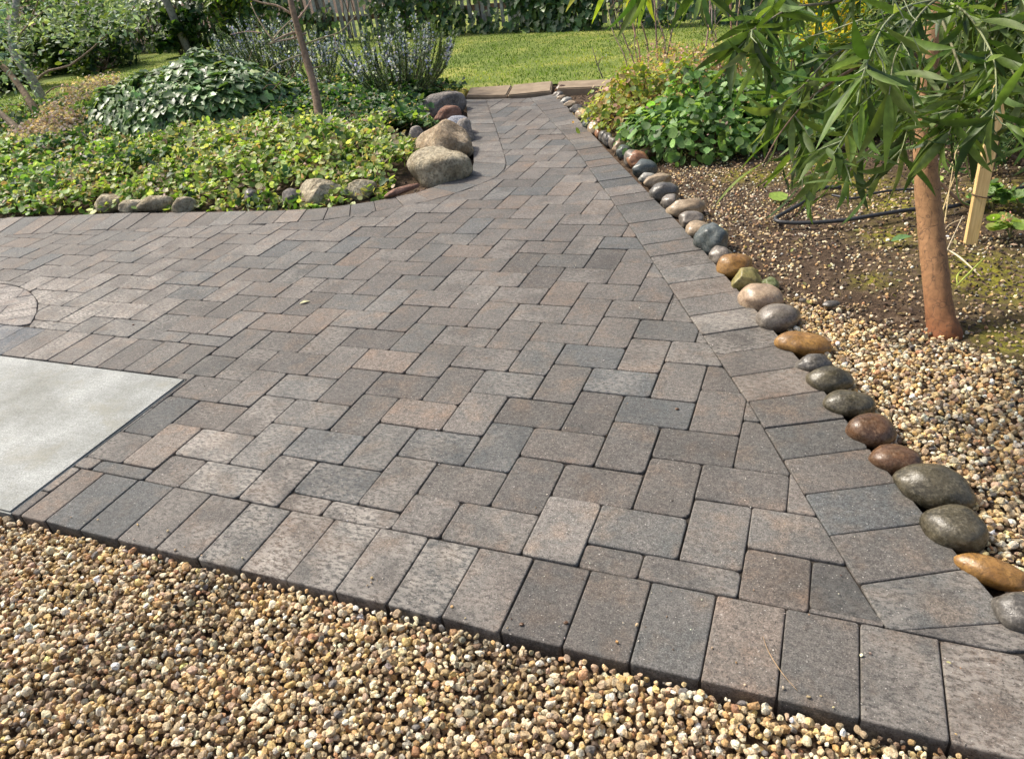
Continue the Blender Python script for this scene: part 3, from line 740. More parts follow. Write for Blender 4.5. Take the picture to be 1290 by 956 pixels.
er = [(402, 245, 54, 30, 4, 'boulder_pale', 'lumpy mottled pale rock at the front of the ground cover', 6), (367, 248, 20, 15, 0, 'boulder_grey', 'small grey rock left of the lumpy mottled one', 3), (455, 240, 34, 20, 0, 'boulder_pale', 'smooth whitish rock under the ground cover', 2),
 (505, 240, 52, 9, -10, 'boulder_red', 'flat reddish brown rock lying along the curved border', 3), (318, 250, 15, 18, 0, 'cob_grey', 'dark round stone under the ivy leaves', 0), (232, 259, 26, 17, -12, 'boulder_pale', 'tilted grey stone under the ground cover', 3),
 (196, 257, 34, 16, -4, 'boulder_pale', 'smooth pale grey stone third from the left of the edging rocks', 1), (167, 260, 28, 14, 0, 'boulder_pale', 'low mottled stone second from the left of the edging rocks', 3), (138, 257, 27, 22, -20, 'boulder_pale', 'whitish grey stone at the left end of the edging rocks', 2)]
for i, (u, v, w, h, a, c, lab, fc) in enumerate(er):
    placed('edging_rock', u, v, w * (1.0 if c == 'boulder_red' else 1.3), h * (1.0 if c == 'boulder_red' else 1.25), a, M[c], lab, 'rock', 'rocks edging the left flower bed', ratio=.85, i=80 + i, zlift=.02, lump=.15, facets=fc, fine=.03)
placed('garden_rock', 1064, 178, 16, 16, 0, M['boulder_grey'], 'grey angular rock on the soil seen behind the hanging leaves', 'rock', None, ratio=.9, i=95, zlift=.03, facets=5)
placed('dark_stone', 1047, 383, 22, 9, 0, M['cob_grey'], 'small dark stone lying at the upper edge of the pale gravel', 'stone', None, ratio=.6, i=96, zlift=.003)

# edging slabs at the lawn
def slabthing(px, lab, mat, z=.03):
    P = P2(px); P = offset(P if area(P) > 0 else P[::-1], .006); bm = bmesh.new(); vs = [bm.verts.new((p[0], p[1], z)) for p in P]; f = bm.faces.new(vs)
    r_ = bmesh.ops.extrude_face_region(bm, geom=[f]); bmesh.ops.translate(bm, verts=[v for v in r_['geom'] if isinstance(v, bmesh.types.BMVert)], vec=(0, 0, -.09))
    bmesh.ops.recalc_face_normals(bm, faces=bm.faces); bmesh.ops.bevel(bm, geom=[e for e in bm.edges if all(v.co.z > 0 for v in e.verts)], offset=.01, segments=2, affect='EDGES')
    me = bpy.data.meshes.new('edging_slab'); bm.to_mesh(me); bm.free(); o = link('edging_slab', me, mat)
    return tag(o, lab, 'edging slab', 'stone edging slabs along the lawn')
slabthing([(587, 125), (639, 124.5), (646, 111), (592, 114.5)], 'brown edging slab nearest to the boulders', M['flag'])
slabthing([(639, 124.5), (695, 119), (697, 106), (646, 111)], 'brown edging slab in the middle of the path end', M['flag'])
slabthing([(701, 116), (770, 113.5), (772, 104), (703, 106.5)], 'brown edging slab to the right of the cobble corner', M['flag'])
slabthing([(520, 123), (585, 123), (590, 114.5), (528, 117)], 'edging slab tinted sunlit yellow between the rosemary and the brown slabs', M['flag_yellow'])
slabthing([(446, 129), (518, 123.5), (526, 117), (452, 122)], 'edging slab tinted sunlit yellow half hidden by the rosemary', M['flag_yellow'])

# ------------------------------------------------------------------ leaf templates
def fan(outline, cup=.0, fold=.0):
    o = np.array(outline, float); n = len(o); V = np.zeros((n + 1, 3)); V[1:, :2] = o; V[0, :2] = o.mean(0)
    V[:, 2] = fold * np.abs(V[:, 1]) - cup * (V[:, 0] - .5) ** 2
    T = np.array([(0, i + 1, (i + 1) % n + 1) for i in range(n)]); return V, T
IVY = fan([(0, 0), (-.12, .3), (.12, .55), (.35, .28), (.62, .36), (1.0, 0), (.62, -.36), (.35, -.28), (.12, -.55), (-.12, -.3)], .25, .22)
ROUND = fan([(0, 0), (.12, .33), (.45, .46), (.8, .36), (1, 0), (.8, -.36), (.45, -.46), (.12, -.33)], -.35, .12)
OVAL = fan([(0, 0), (.2, .17), (.5, .24), (.8, .15), (1, 0), (.8, -.15), (.5, -.24), (.2, -.17)], .25, .3)
NEEDLE = (np.array([[0, -.07, 0], [0, .07, 0], [.6, .06, .02], [.6, -.06, .02], [1, 0, 0]]), np.array([(0, 1, 2), (0, 2, 3), (3, 2, 4)]))
PETAL = fan([(0, 0), (.3, .35), (.8, .4), (1, 0), (.8, -.4), (.3, -.35)], .3, -.2)
BLADE = (np.array([[0, -.06, 0], [0, .06, 0], [.6, .045, .03], [.6, -.045, .03], [1, 0, -.06]]), np.array([(0, 1, 2), (0, 2, 3), (3, 2, 4)]))
def sickle(bend, tw, nseg=9, wid=.074):
    V = []; 
    for i in range(nseg + 1):
        t = i / nseg; w = wid * (math.sin(PI * min(1, t * .97 + .03)) ** .75) * (1.15 - .35 * t) + .002
        x = t; y = bend * (t * t); z = -.16 * t * t; a = tw * t
        dx, dy = 1, 2 * bend * t; L_ = math.hypot(dx, dy); nx_, ny_ = -dy / L_, dx / L_
        for s_ in (-1, 0, 1): V.append((x + nx_ * s_ * w, y + ny_ * s_ * w * math.cos(a), z + abs(s_) * w * .3 + s_ * w * math.sin(a)))
    T = []
    for i in range(nseg):
        for j in range(2):
            a = i * 3 + j; T += [(a, a + 1, a + 4), (a, a + 4, a + 3)]
    return np.array(V), np.array(T)
SICK = [sickle(b, t) for b in (-.4, -.22, 0., .15, .3) for t in (-.8, .2, 1.1)]

# ------------------------------------------------------------------ left bed vegetation
def hgt(fn, st, x0, x1, y0, y1):
    x_, y_ = jitter(x0, x1, y0, y1, st); return x_, y_, fn(x_, y_)
MC = np.array([-4.66, 3.95])                                  # ivy mound
def mound(X_, Y_):
    a = (X_ - MC[0]) / 1.0; b = (Y_ - MC[1]) / .85; r2 = a * a + b * b
    return .54 * np.clip(1 - r2, 0, 1) ** .55 + (fbm(X_, Y_, 4.5, 9.) * .13 + fbm(X_, Y_, 13, 9.5) * .05) * (r2 < 1)
# ground cover
gc = Bag()
dLf = lambda X_, Y_: dpoly(oL, X_, Y_)
x_, y_ = jitter(-11, -1.5, 1.7, 5.7, .042)
dl_ = dLf(x_, y_)
ok = ~inpoly(fullP, x_, y_) & (x_ < -1.4) & (y_ < lawn_near(x_) - .1) & ~((x_ > -2.45) & (y_ > 4.9)) & (y_ > np.interp(x_, oL[7:][::-1, 0], oL[7:][::-1, 1]))
edge = .10 + .06 * fbm(x_, y_, 4, 10.)
# keep clear of boulders
rx = np.array([G(u, v)[:2] for u, v, *_ in er]); rdist = np.min(np.hypot(x_[:, None] - rx[:, 0], y_[:, None] - rx[:, 1]), 1); bx = np.array([G(u, v)[:2] for u, v, *_ in bd]); bdist = np.min(np.hypot(x_[:, None] - bx[:, 0], y_[:, None] - bx[:, 1]), 1)
pathd = np.where(y_ > 2.45, dpoly(oL[:9], x_, y_), 9)
ok &= (dl_ > edge) & (pathd > .30 + .1 * fbm(x_, y_, 5, 11.)) & (bdist > .24) & (rdist > .09)
x_, y_, dl_ = x_[ok], y_[ok], dl_[ok]
cover = lambda X_, Y_, D_: .035 + .085 * np.clip(D_ / .6, 0, 1) + .07 * fbm(X_, Y_, 4, 12.) + .05 * fbm(X_, Y_, 12, 13.)
def scatter_cover(bag, n_rep, size, tmpl, pal, w, mask=None, spread=.55, zoff=0., var=.25):
    X0, Y0, D0 = (x_, y_, dl_) if mask is None else (x_[mask], y_[mask], dl_[mask])
    for r in range(n_rep):
        m = len(X0)
        if m == 0: continue
        X1 = X0 + rng.normal(size=m) * .03; Y1 = Y0 + rng.normal(size=m) * .03
        Z1 = terrain(X1, Y1) + cover(X1, Y1, D0) * (1 - rng.random(m) ** 2 * .75) + zoff
        nn = upnormals(m, spread); nn[:, 1] -= .15; hd = rng.normal(size=(m, 3)); hd[:, 2] -= .2
        bag.inst(*tmpl, np.c_[X1, Y1, Z1], frames(nn, hd), rng.uniform(.7, 1.25, m) * size, pickcol(m, pal, w, var))
YG = [(.29, .39, .09), (.18, .30, .06), (.48, .54, .22), (.10, .19, .04), (.48, .40, .24), (.30, .21, .13)]
tone = fbm(x_, y_, 1.6, 14.)
rightish = (x_ > -4.4)
scatter_cover(gc, 3, .05, ROUND, [(.17, .29, .08), (.26, .39, .12), (.09, .17, .045), (.38, .47, .2), (.36, .26, .17)], [4, 3, 3, 1.5, .6], ~rightish)
scatter_cover(gc, 3, .045, ROUND, YG, [4, 3, 3, 2, 1.2, .6], rightish & (y_ < 3.9))
scatter_cover(gc, 2, .035, OVAL, [(.42, .31, .19), (.30, .2, .13), (.5, .44, .22), (.45, .3, .25)], None, (rng.random(len(x_)) < .3) | (fbm(x_, y_, 4.5, 61.) > .42), .8, .02)
scatter_cover(gc, 2, .030, ROUND, [(.42, .48, .15), (.26, .35, .08), (.5, .5, .25)], None, rng.random(len(x_)) < .5, .8, .02)
scatter_cover(gc, 3, .055, IVY, [(.05, .12, .035), (.08, .17, .05), (.14, .23, .06), (.03, .07, .025)], [3, 3, 1.2, 2], (y_ > 3.5 + .4 * fbm(x_, y_, 2, 15.)) & (x_ > -6.1), .5, .02)
scatter_cover(gc, 1, .06, IVY, [(.03, .075, .025), (.05, .11, .035)], None, (rng.random(len(x_)) < .08) | (fbm(x_, y_, 3.1, 71.) > .38), .5, .02)
tag(gc.build('ground_cover', M['leaf']), 'low yellow green leafy ground cover filling the left bed', kind='stuff')
# dry stems among the ground cover
st_ = Bag(); ii = rng.choice(len(x_), 1500)
for j in ii:
    p = np.array([x_[j], y_[j], terrain(x_[j:j+1], y_[j:j+1])[0] + random.uniform(.02, .14)]); d = rng.normal(size=3) * np.array([.07, .07, .03])
    tube(st_, [p, p + d * .5 + np.array([0, 0, .015]), p + d], [.0022, .0018, .0012], varcol(1, (.24, .15, .09), .3)[0], 3, False)
tag(st_.build('dry_stems', M['twig']), 'thin dry brown runners among the ground cover', kind='stuff')
# ivy mound
root = empty('ivy_mound', (MC[0], MC[1], .1), 'rounded mound of dark glossy ivy in the middle of the left bed', 'ivy')
iv = Bag()
for rep in range(3):
    a_, b_, h_ = hgt(mound, .05, MC[0] - 1.3, MC[0] + 1.3, MC[1] - .9, MC[1] + .9); kk = h_ > .02; a_, b_, h_ = a_[kk], b_[kk], h_[kk]; m = len(a_)
    e = .03; nx_ = -(mound(a_ + e, b_) - h_) / e; ny_ = -(mound(a_, b_ + e) - h_) / e
    nn = np.c_[np.clip(nx_, -2.5, 2.5), np.clip(ny_, -2.5, 2.5), np.ones(m)]; nn /= np.linalg.norm(nn, axis=1, keepdims=True); nn[:, 2] += .45; nn += rng.normal(size=(m, 3)) * .32
    hd = np.c_[nx_, ny_, -np.ones(m) * .8] + rng.normal(size=(m, 3)) * .5
    gapm = fbm(a_, b_, 4, 16.) > -.45
    P_ = np.c_[a_, b_, .12 + h_ - rng.random(m) * .07 * (rep > 0)]
    s_ = gapm | (rng.random(m) < .35)
    iv.inst(*IVY, P_[s_], frames(nn[s_], hd[s_]), rng.uniform(.05, .1, s_.sum()), pickcol(s_.sum(), [(.07, .13, .045), (.12, .21, .07), (.19, .29, .11), (.30, .39, .14)], [2.5, 4, 3, 1.2], .28))
# side curtain leaves
for k in range(2600):
    t = random.uniform(0, 2 * PI); zz = random.uniform(.0, .45) ** 1; rr = (1 - (min(zz, .5) / .54) ** 1.9) ** .5; p = np.array([MC[0] + 1.0 * rr * math.cos(t), MC[1] + .85 * rr * math.sin(t), .1 + zz])
    nn = np.array([[math.cos(t), math.sin(t) * 1.3, .75]]) + rng.normal(size=(1, 3)) * .3
    iv.inst(*IVY, p[None], frames(nn, np.array([[math.cos(t), math.sin(t), -1.5]]) + rng.normal(size=(1, 3)) * .5), np.array([random.uniform(.05, .09)]), pickcol(1, [(.07, .13, .045), (.12, .21, .07), (.19, .28, .1)], None, .28))
iv.build('leaves', M['leaf_gloss'], root)
iw = Bag()
for k in range(160):
    t = random.uniform(0, 2 * PI); r0 = random.uniform(.1, .9); p = np.array([MC[0] + 1.2 * r0 * math.cos(t), MC[1] + .8 * r0 * math.sin(t), .08])
    q = p + np.array([random.gauss(0, .25), random.gauss(0, .25), .5 * (1 - r0 * r0) + .02]); mdl = (p + q) / 2 + rng.normal(size=3) * .08
    tube(iw, curve([p, mdl, q], 7), [.005, .003], (.16, .095, .055), 4, False)
iw.build('stems', M['twig'], root)
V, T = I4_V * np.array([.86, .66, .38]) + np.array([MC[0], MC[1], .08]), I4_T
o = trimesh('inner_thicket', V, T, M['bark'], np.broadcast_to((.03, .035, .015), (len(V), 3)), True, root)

# rosemary
def rosemary(base, n, H, lean, seed, label, spread=.28, flow=.5):
    rs = np.random.default_rng(seed); root = empty('rosemary_bush', base, label, 'rosemary', 'flowering rosemary bushes behind the ivy')
    lb, fb, sb = Bag(), Bag(), Bag()
    for k in range(n):
        a = rs.uniform(0, 2 * PI); r0 = spread * math.sqrt(rs.uniform(0, 1)); b0 = np.asarray(base) + np.array([r0 * math.cos(a) * .7, r0 * math.sin(a) * .7, 0])
        hh = H * rs.uniform(.55, 1.0) * (1 - .3 * (r0 / spread)); tip = b0 + np.array([math.cos(a) * r0 * .9 + lean[0] * hh + rs.normal() * .06, math.sin(a) * r0 * .9 + lean[1] * hh + rs.normal() * .06, hh])
        c = curve([b0, (b0 + tip) / 2 + np.array([math.cos(a), math.sin(a), 0]) * .05 + rs.normal(size=3) * .02, tip], 9); tube(sb, c, [.005, .002], (.14, .11, .07), 4, False)
        m = int(hh * 300); t = np.sort(rs.uniform(.12, 1, m)); seg = t * 8; i = np.minimum(seg.astype(int), 7); f = (seg - i)[:, None]; P_ = c[i] * (1 - f) + c[i + 1] * f; tan = c[i + 1] - c[i]; tan /= np.linalg.norm(tan, axis=1, keepdims=True)
        dr = rs.normal(size=(m, 3)); dr -= tan * np.sum(dr * tan, 1, keepdims=True); dr /= np.linalg.norm(dr, axis=1, keepdims=True)
        hd = dr + tan * rs.uniform(.6, 1.6, (m, 1)); nn = np.cross(hd, tan) + rs.normal(size=(m, 3)) * .2; nn = np.cross(nn, hd)
        lb.inst(*NEEDLE, P_, frames(nn, hd), rs.uniform(.024, .04, m)[:, None] * np.array([1, 2.0, 1]), pickcol(m, [(.08, .13, .06), (.12, .18, .08), (.2, .27, .14), (.18, .22, .19)], [3, 3, 1.3, 1.2], .2))
        if rs.uniform() < flow:
            m2 = int(rs.integers(22, 46)); t = rs.uniform(.6, 1.0, m2); seg = t * 8; i = np.minimum(seg.astype(int), 7); f = (seg - i)[:, None]; P_ = c[i] * (1 - f) + c[i + 1] * f + rs.normal(size=(m2, 3)) * .009
            fb.inst(*PETAL, P_, frames(rs.normal(size=(m2, 3)), rs.normal(size=(m2, 3)) + np.array([0, 0, .4])), rs.uniform(.018, .03, m2), pickcol(m2, [(.40, .42, .74), (.50, .54, .84), (.34, .34, .66), (.66, .66, .86)], None, .12))
    lb.build('foliage', M['leaf_matte'], root); sb.build('stems', M['twig'], root)
    if fb.n: tag(fb.build('flowers', M['petal'], root), kind='stuff')
def onbed(u, v, z=.1): return G(u, v, z)
rosemary(onbed(505, 122, .06), 95, .80, (.10, 0), 1, 'tall rosemary bush full of lavender blue flowers beside the edging slabs', .36, .6)
rosemary(onbed(437, 118, .08), 34, .36, (0, 0), 2, 'low grey green rosemary between the sapling and the tallest rosemary', .3, .35)
rosemary(onbed(398, 106, .08), 50, .62, (0, 0), 3, 'rosemary with blue flower tips just right of the sapling', .28, .8)
rosemary(onbed(345, 103, .08), 85, .85, (-.05, 0), 4, 'rosemary clump with blue flowers just left of the sapling', .36, .65)
rosemary(onbed(292, 98, .08), 60, .55, (-.1, 0), 5, 'short rosemary behind the ivy mound, furthest left', .3, .6)

# sapling
def Z(p, z): p = np.array(p, float); p[2] = z; return p
sb0 = G(405, 168, .1); ds = depth(sb0)
root = empty('sapling', sb0, 'thin bare sapling with brown trunk and leafless side branches', 'sapling')
tb = Bag(); tr = curve([sb0, At(398, 120, ds), At(386, 75, ds), At(375, 35, ds - .05), At(366, 0, ds - .1), At(358, -60, ds - .1), At(350, -130, ds - .1)], 22); tube(tb, tr, [.036, .031, .027, .024, .02, .014], (.25, .17, .11), 9, wob=.06)
tb.build('trunk', M['bark'], root)
bb = [([(386, 42), (372, 48), (352, 52), (338, 56)], .010), ([(367, 18), (350, 8), (330, 4), (312, -2)], .011), ([(374, 26), (385, 12), (396, -6)], .008), ([(382, 58), (395, 52), (420, 44), (432, 38), (448, 20)], .009), ([(380, 40), (362, 44), (345, 52)], .012), ([(343, 52), (352, 40), (368, 24)], .007), ([(384, 68), (366, 74), (345, 84), (330, 100)], .008), ([(343, 50), (334, 38), (322, 18), (316, 4)], .007), ([(421, 44), (424, 58), (430, 64)], .004), ([(394, 86), (404, 84), (412, 82)], .005), ([(372, 50), (365, 30)], .006), ([(330, 42), (312, 40), (290, 44)], .005), ([(385, 66), (380, 80), (377, 90)], .006)]
for pts, r in bb:
    q = Bag(); off = random.uniform(-.12, .12); L3 = [At(u, v, ds + off * i / len(pts)) for i, (u, v) in enumerate(pts)]; tube(q, curve(L3, 10), [r, r * .45], varcol(1, (.36, .27, .19), .15)[0], 6); q.build('branch', M['bark'], root)

# left grey-green tree
def leaf_cluster(bag, c, n, rad, size, tmpl, pal, w=None, droop=.3, var=.25, flat=1.0, spread=.7):
    m = n; P_ = rng.normal(size=(m, 3)); P_ *= (rng.random((m, 1)) ** .4) / np.linalg.norm(P_, axis=1, keepdims=True) * rad; P_[:, 2] *= flat; P_ += c
    nn = rng.normal(size=(m, 3)) * spread; nn[:, 2] += 1; hd = rng.normal(size=(m, 3)); hd[:, 2] -= droop
    bag.inst(*tmpl, P_, frames(nn, hd), rng.uniform(.7, 1.3, m) * size, pickcol(m, pal, w, var))
GG = [(.20, .27, .18), (.33, .41, .30), (.50, .58, .46), (.11, .16, .09), (.24, .31, .11)]
root = empty('grey_leaf_tree', G(66, 168, .1), 'multi stemmed small tree with grey green leaves at the left edge', 'tree')
tb = Bag()
tube(tb, curve([Z(G(64, 172, .05), .05), At(45, 140, 7.6), At(22, 105, 7.7), At(0, 80, 7.8), At(-40, 40, 7.9)], 14), [.045, .036, .03, .022], (.27, .19, .12), 9, wob=.05); tb.build('trunk', M['bark'], root)
tb = Bag(); tube(tb, curve([Z(G(62, 142, .05), .02), At(40, 100, 8.9), At(18, 66, 8.8), At(16, 36, 8.8), At(24, -20, 8.8)], 14), [.062, .055, .05, .035], (.38, .35, .30), 10, wob=.05); tb.build('trunk', M['bark'], root)
tb = Bag(); tube(tb, curve([Z(G(58, 192, .05), .03), At(25, 165, 7.0), At(0, 143, 7.1), At(-50, 110, 7.2)], 12), [.035, .025], (.24, .18, .12), 8, wob=.05); tb.build('trunk', M['bark'], root)
for pts, r in (([(48, 100), (60, 90), (85, 84), (95, 78), (118, 60), (140, 38)], .014), ([(58, 118), (70, 110), (90, 110), (104, 116)], .008), ([(38, 26), (44, 12), (50, -4)], .012), ([(20, 60), (28, 40), (60, 10)], .012), ([(12, 132), (30, 133), (60, 132)], .008)):
    q = Bag(); tube(q, curve([At(u, v, 8.2 - .1 * i) for i, (u, v) in enumerate(pts)], 10), [r, r * .5], (.3, .22, .16), 6); q.build('branch', M['bark'], root)
cb = Bag()
for i in range(150):
    u = random.uniform(-60, 165); v = random.uniform(-70, 88 - max(0, u - 20) * .42)
    if 30 < u < 70 and 40 < v < 90 and random.random() < .5: continue
    leaf_cluster(cb, At(u, v, random.uniform(6.9, 8.8)), random.randint(18, 40), .22, .062, OVAL, GG, [3, 3.2, 2.4, 2, .8], .3, .25, .7)
for i in range(26): leaf_cluster(cb, At(random.uniform(-60, 60), random.uniform(85, 165), random.uniform(7.2, 8.4)), 14, .16, .055, OVAL, GG, [3, 3, 2, 2, .8])
for i in range(14): leaf_cluster(cb, At(random.uniform(-60, 18), random.uniform(-10, 90), random.uniform(6.3, 6.9)), 24, .14, .06, OVAL, [(.22, .32, .26), (.16, .24, .17)], None)
cb.build('crown', M['leaf_matte'], root)
# pinkish dry flower patch beside the lawn
pk = Bag()
for i in range(80):
    t = random.random(); u = 45 + 100 * t + random.gauss(0, 12); v = 168 - 68 * t + random.gauss(0, 6)
    leaf_cluster(pk, G(u, v, .26), 80, .2, .03, PETAL, [(.50, .35, .33), (.58, .44, .40), (.34, .23, .18), (.6, .5, .45), (.24, .25, .11)], [3, 2, 2, 1.5, 1.5], 0, .2, .5)
tag(pk.build('pink_groundcover', M['petal']), 'dusty pink flowering ground cover between the lawn and the ivy', kind='stuff')

# ------------------------------------------------------------------ lawn grass
gr = Bag(); m = 95000
x_, y_ = rng.uniform(-11.5, 3.2, m), rng.uniform(4.4, 11.6, m); kk = (y_ > lawn_near(x_) + .02); x_, y_ = x_[kk], y_[kk]; m = len(x_)
nn = rng.normal(size=(m, 3)); nn[:, 2] *= .3; hd = rng.normal(size=(m, 3)) * .55; hd[:, 2] += 1
tn = fbm(x_, y_, 1.5, 20.) + .5 * fbm(x_, y_, 5, 21.)
pal = np.array([(.115, .185, .04), (.18, .26, .055), (.27, .34, .075), (.46, .46, .11)]); ci = np.clip((tn * 2.2 + 1.5 + rng.normal(size=m) * .8), 0, 3).astype(int)  # yellower blades carry painted sunlit patches too
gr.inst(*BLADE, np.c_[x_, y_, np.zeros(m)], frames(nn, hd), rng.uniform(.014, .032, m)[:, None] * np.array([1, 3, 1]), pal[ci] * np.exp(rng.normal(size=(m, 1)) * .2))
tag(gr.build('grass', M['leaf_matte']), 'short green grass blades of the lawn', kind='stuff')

# ------------------------------------------------------------------ fence
def fence(a, b, H0, H1, label, seed, gapprob=.03):
    rs = np.random.default_rng(seed); a, b = np.array(a, float), np.array(b, float); L = np.linalg.norm(b - a); d = (b - a) / L; nrm = np.array([-d[1], d[0]])
    root = empty('picket_fence', (a[0], a[1], 0), label, 'fence', 'grey picket fence behind the lawn')
    def box(bag, c, w, t, z0, z1, lx=0., col=(.3, .28, .26), point=False):
        c = np.array(c, float); V = []
        for z, sh in ((z0, 0), (z1, lx)):
            for s_, u_ in ((-1, -1), (1, -1), (1, 1), (-1, 1)): p = c + d * (s_ * w / 2 + sh) + nrm * (u_ * t / 2); V.append((p[0], p[1], z))
        T = [(0, 1, 5), (0, 5, 4), (1, 2, 6), (1, 6, 5), (2, 3, 7), (2, 7, 6), (3, 0, 4), (3, 4, 7), (4, 5, 6), (4, 6, 7), (0, 2, 1), (0, 3, 2)]
        bag.add(V, T, col)
    pk_ = Bag(); s = .06
    while s < L:
        if rs.uniform() > gapprob:
            H = H0 + (H1 - H0) * s / L + rs.normal() * .03; c = a + d * s; box(pk_, c, .062 * rs.uniform(.8, 1.2), .016, .03 + rs.uniform(0, .05), H, rs.normal() * .035, np.array([.42, .41, .40]) * rs.uniform(.6, 1.3))
        s += .125 * rs.uniform(.9, 1.12)
    pk_.build('pickets', M['wood_grey'], root, smooth=False)
    for zz in (.35, .72 * max(H0, H1)):
        q = Bag(); c = (a + b) / 2 + nrm * .035; zt = min(zz, min(H0, H1) * .86)
        V = []
        for s_ in (0, 1):
            p = (a, b)[s_] + nrm * .03
            for t_, z_ in ((-.02, -.04), (.02, -.04), (.02, .04), (-.02, .04)): w_ = p + nrm * t_; V.append((w_[0], w_[1], zt + z_))
        q.add(V, [(0, 1, 5), (0, 5, 4), (1, 2, 6), (1, 6, 5), (2, 3, 7), (2, 7, 6), (3, 0, 4), (3, 4, 7)], (.26, .15, .11)); q.build('rail', M['wood_grey'], root, smooth=False)
    k = max(1, int(L / 2.4))
    for i in range(k + 1):
        q = Bag(); c = a + d * (L * i / k) + nrm * .09; hh = H0 + (H1 - H0) * i / k + .06; box(q, c, .1, .1, -.05, hh, 0, np.array([.24, .21, .19])); q.build('post', M['wood_grey'], root, smooth=False)
fA, fB, fC, fD, fE = (-15.5, 11.9), (-10.6, 10.45), (-4.3, 9.75), (-1.6, 8.95), (5.5, 7.4)
fence(fA, fB, 1.0, 1.05, 'low leaning stretch of grey picket fence at the far left of the lawn', 1)
fence(fB, fC, 1.75, 1.8, 'ivy covered grey picket fence behind the rosemary bushes', 2)
fence(fC, fD, 1.8, 1.8, 'ivy covered grey picket fence straight behind the end of the path', 3)
fence(fD, fE, 1.8, 1.75, 'stretch of grey picket fence behind the bare canes on the right', 4)
# the thick leaning post
q = Bag(); p0 = Z(G(240, 70), 0); tube(q, [p0, p0 + np.array([-.18, 0, 1.1]), p0 + np.array([-.28, 0, 1.7])], [.075, .07, .065], (.33, .30, .27), 8); o = q.build('old_post', M['wood_grey']); tag(o, 'thick weathered grey post leaning in front of the fence', 'post')
# ivy over the fence
def fence_ivy(a, b, H, n, label, seed, dens=.0, pal=None):
    a, b = np.array(a, float), np.array(b, float); L = np.linalg.norm(b - a); d = (b - a) / L; nrm = np.array([d[1], -d[0]])
    root = empty('climbing_ivy', (a[0], a[1], 0), label, 'ivy', 'ivy climbing over the fence')
    lb, vb = Bag(), Bag(); s = rng.uniform(0, L, n); z = rng.uniform(.04, H, n) ; off = rng.uniform(-.1, .16, n) + .06
    dn = fbm(s, z * 1.4, 2.6, seed) + .5 * fbm(s, z, 8, seed + 1); kk = (dn > dens - .9 * rng.random(n)); s, z, off = s[kk], z[kk], off[kk]; m = len(s)
    P_ = np.c_[a[0] + d[0] * s + nrm[0] * off, a[1] + d[1] * s + nrm[1] * off, z]; nn = np.array([nrm[0], nrm[1], .7]) + rng.normal(size=(m, 3)) * .45; hd = np.array([0, 0, -1.]) + rng.normal(size=(m, 3)) * .5
    lb.inst(*IVY, P_, frames(nn, hd), rng.uniform(.07, .13, m), pickcol(m, pal or [(.04, .09, .03), (.07, .14, .045), (.12, .20, .055), (.2, .28, .07)], [4, 3, 2, .6], .25)); lb.build('leaves', M['leaf_gloss'], root)
    for k in range(int(L * 4)):
        s0 = random.uniform(0, L); c = a + d * s0 + nrm * .05; pts = [(c[0], c[1], 0)]
        for j in range(4): l = pts[-1]; pts.append((l[0] + d[0] * random.gauss(0, .14), l[1] + d[1] * random.gauss(0, .14), l[2] + H / 4))
        tube(vb, curve(pts, 9), [.009, .004], (.14, .1, .07), 4, False)
    vb.build('vines', M['twig'], root)
fence_ivy(fB, fC, 1.8, 5200, 'dark ivy over the fence behind the rosemary bushes', 31., .3, [(.04, .09, .03), (.08, .15, .04), (.17, .25, .05), (.28, .36, .07)])
fence_ivy(fC, fD, 1.8, 3400, 'dark ivy over the fence straight behind the path end', 33., .3)
fence_ivy(fD, fE, 1.7, 4200, 'ivy over the right hand stretch of the fence', 35., .15)
fence_ivy(fA, fB, 1.0, 1600, 'sparse ivy low on the far left fence', 37., .35, [(.04, .09, .03), (.15, .22, .05), (.2, .28, .05)])
# bushes behind / beside the fence
def bush(c, r, n, size, tmpl, pal, label, w=None, name='bush', cat='bush', group=None, stems=6, var=.25, flat=.9, mat='leaf', clumps=None):
    c = np.array(c, float); root = empty(name, (c[0], c[1], 0), label, cat, group); lb, sb = Bag(), Bag(); clumps = clumps or max(6, n // 60)
    for k in range(clumps):
        dv = rng.normal(size=3); dv /= np.linalg.norm(dv); rad = r * rng.uniform(.35, .95); p = c + dv * rad * np.array([1, 1, flat]); p[2] = max(p[2], .08)
        leaf_cluster(lb, p, n // clumps, r * .33, size, tmpl, pal, w, .4, var, .8)
        if k < stems * 3: b0 = np.array([c[0] + random.gauss(0, r * .12), c[1] + random.gauss(0, r * .12), 0]); tube(sb, curve([b0, (b0 + p) / 2 + rng.normal(size=3) * r * .08, p], 7), [.016 * r + .004, .005], (.15, .11, .08), 5, False)
    lb.build('foliage', M[mat], root); sb.build('stems', M['bark'], root)
DK = [(.02, .05, .018), (.04, .085, .03), (.08, .13, .035), (.15, .2, .05)]
k_ = 0
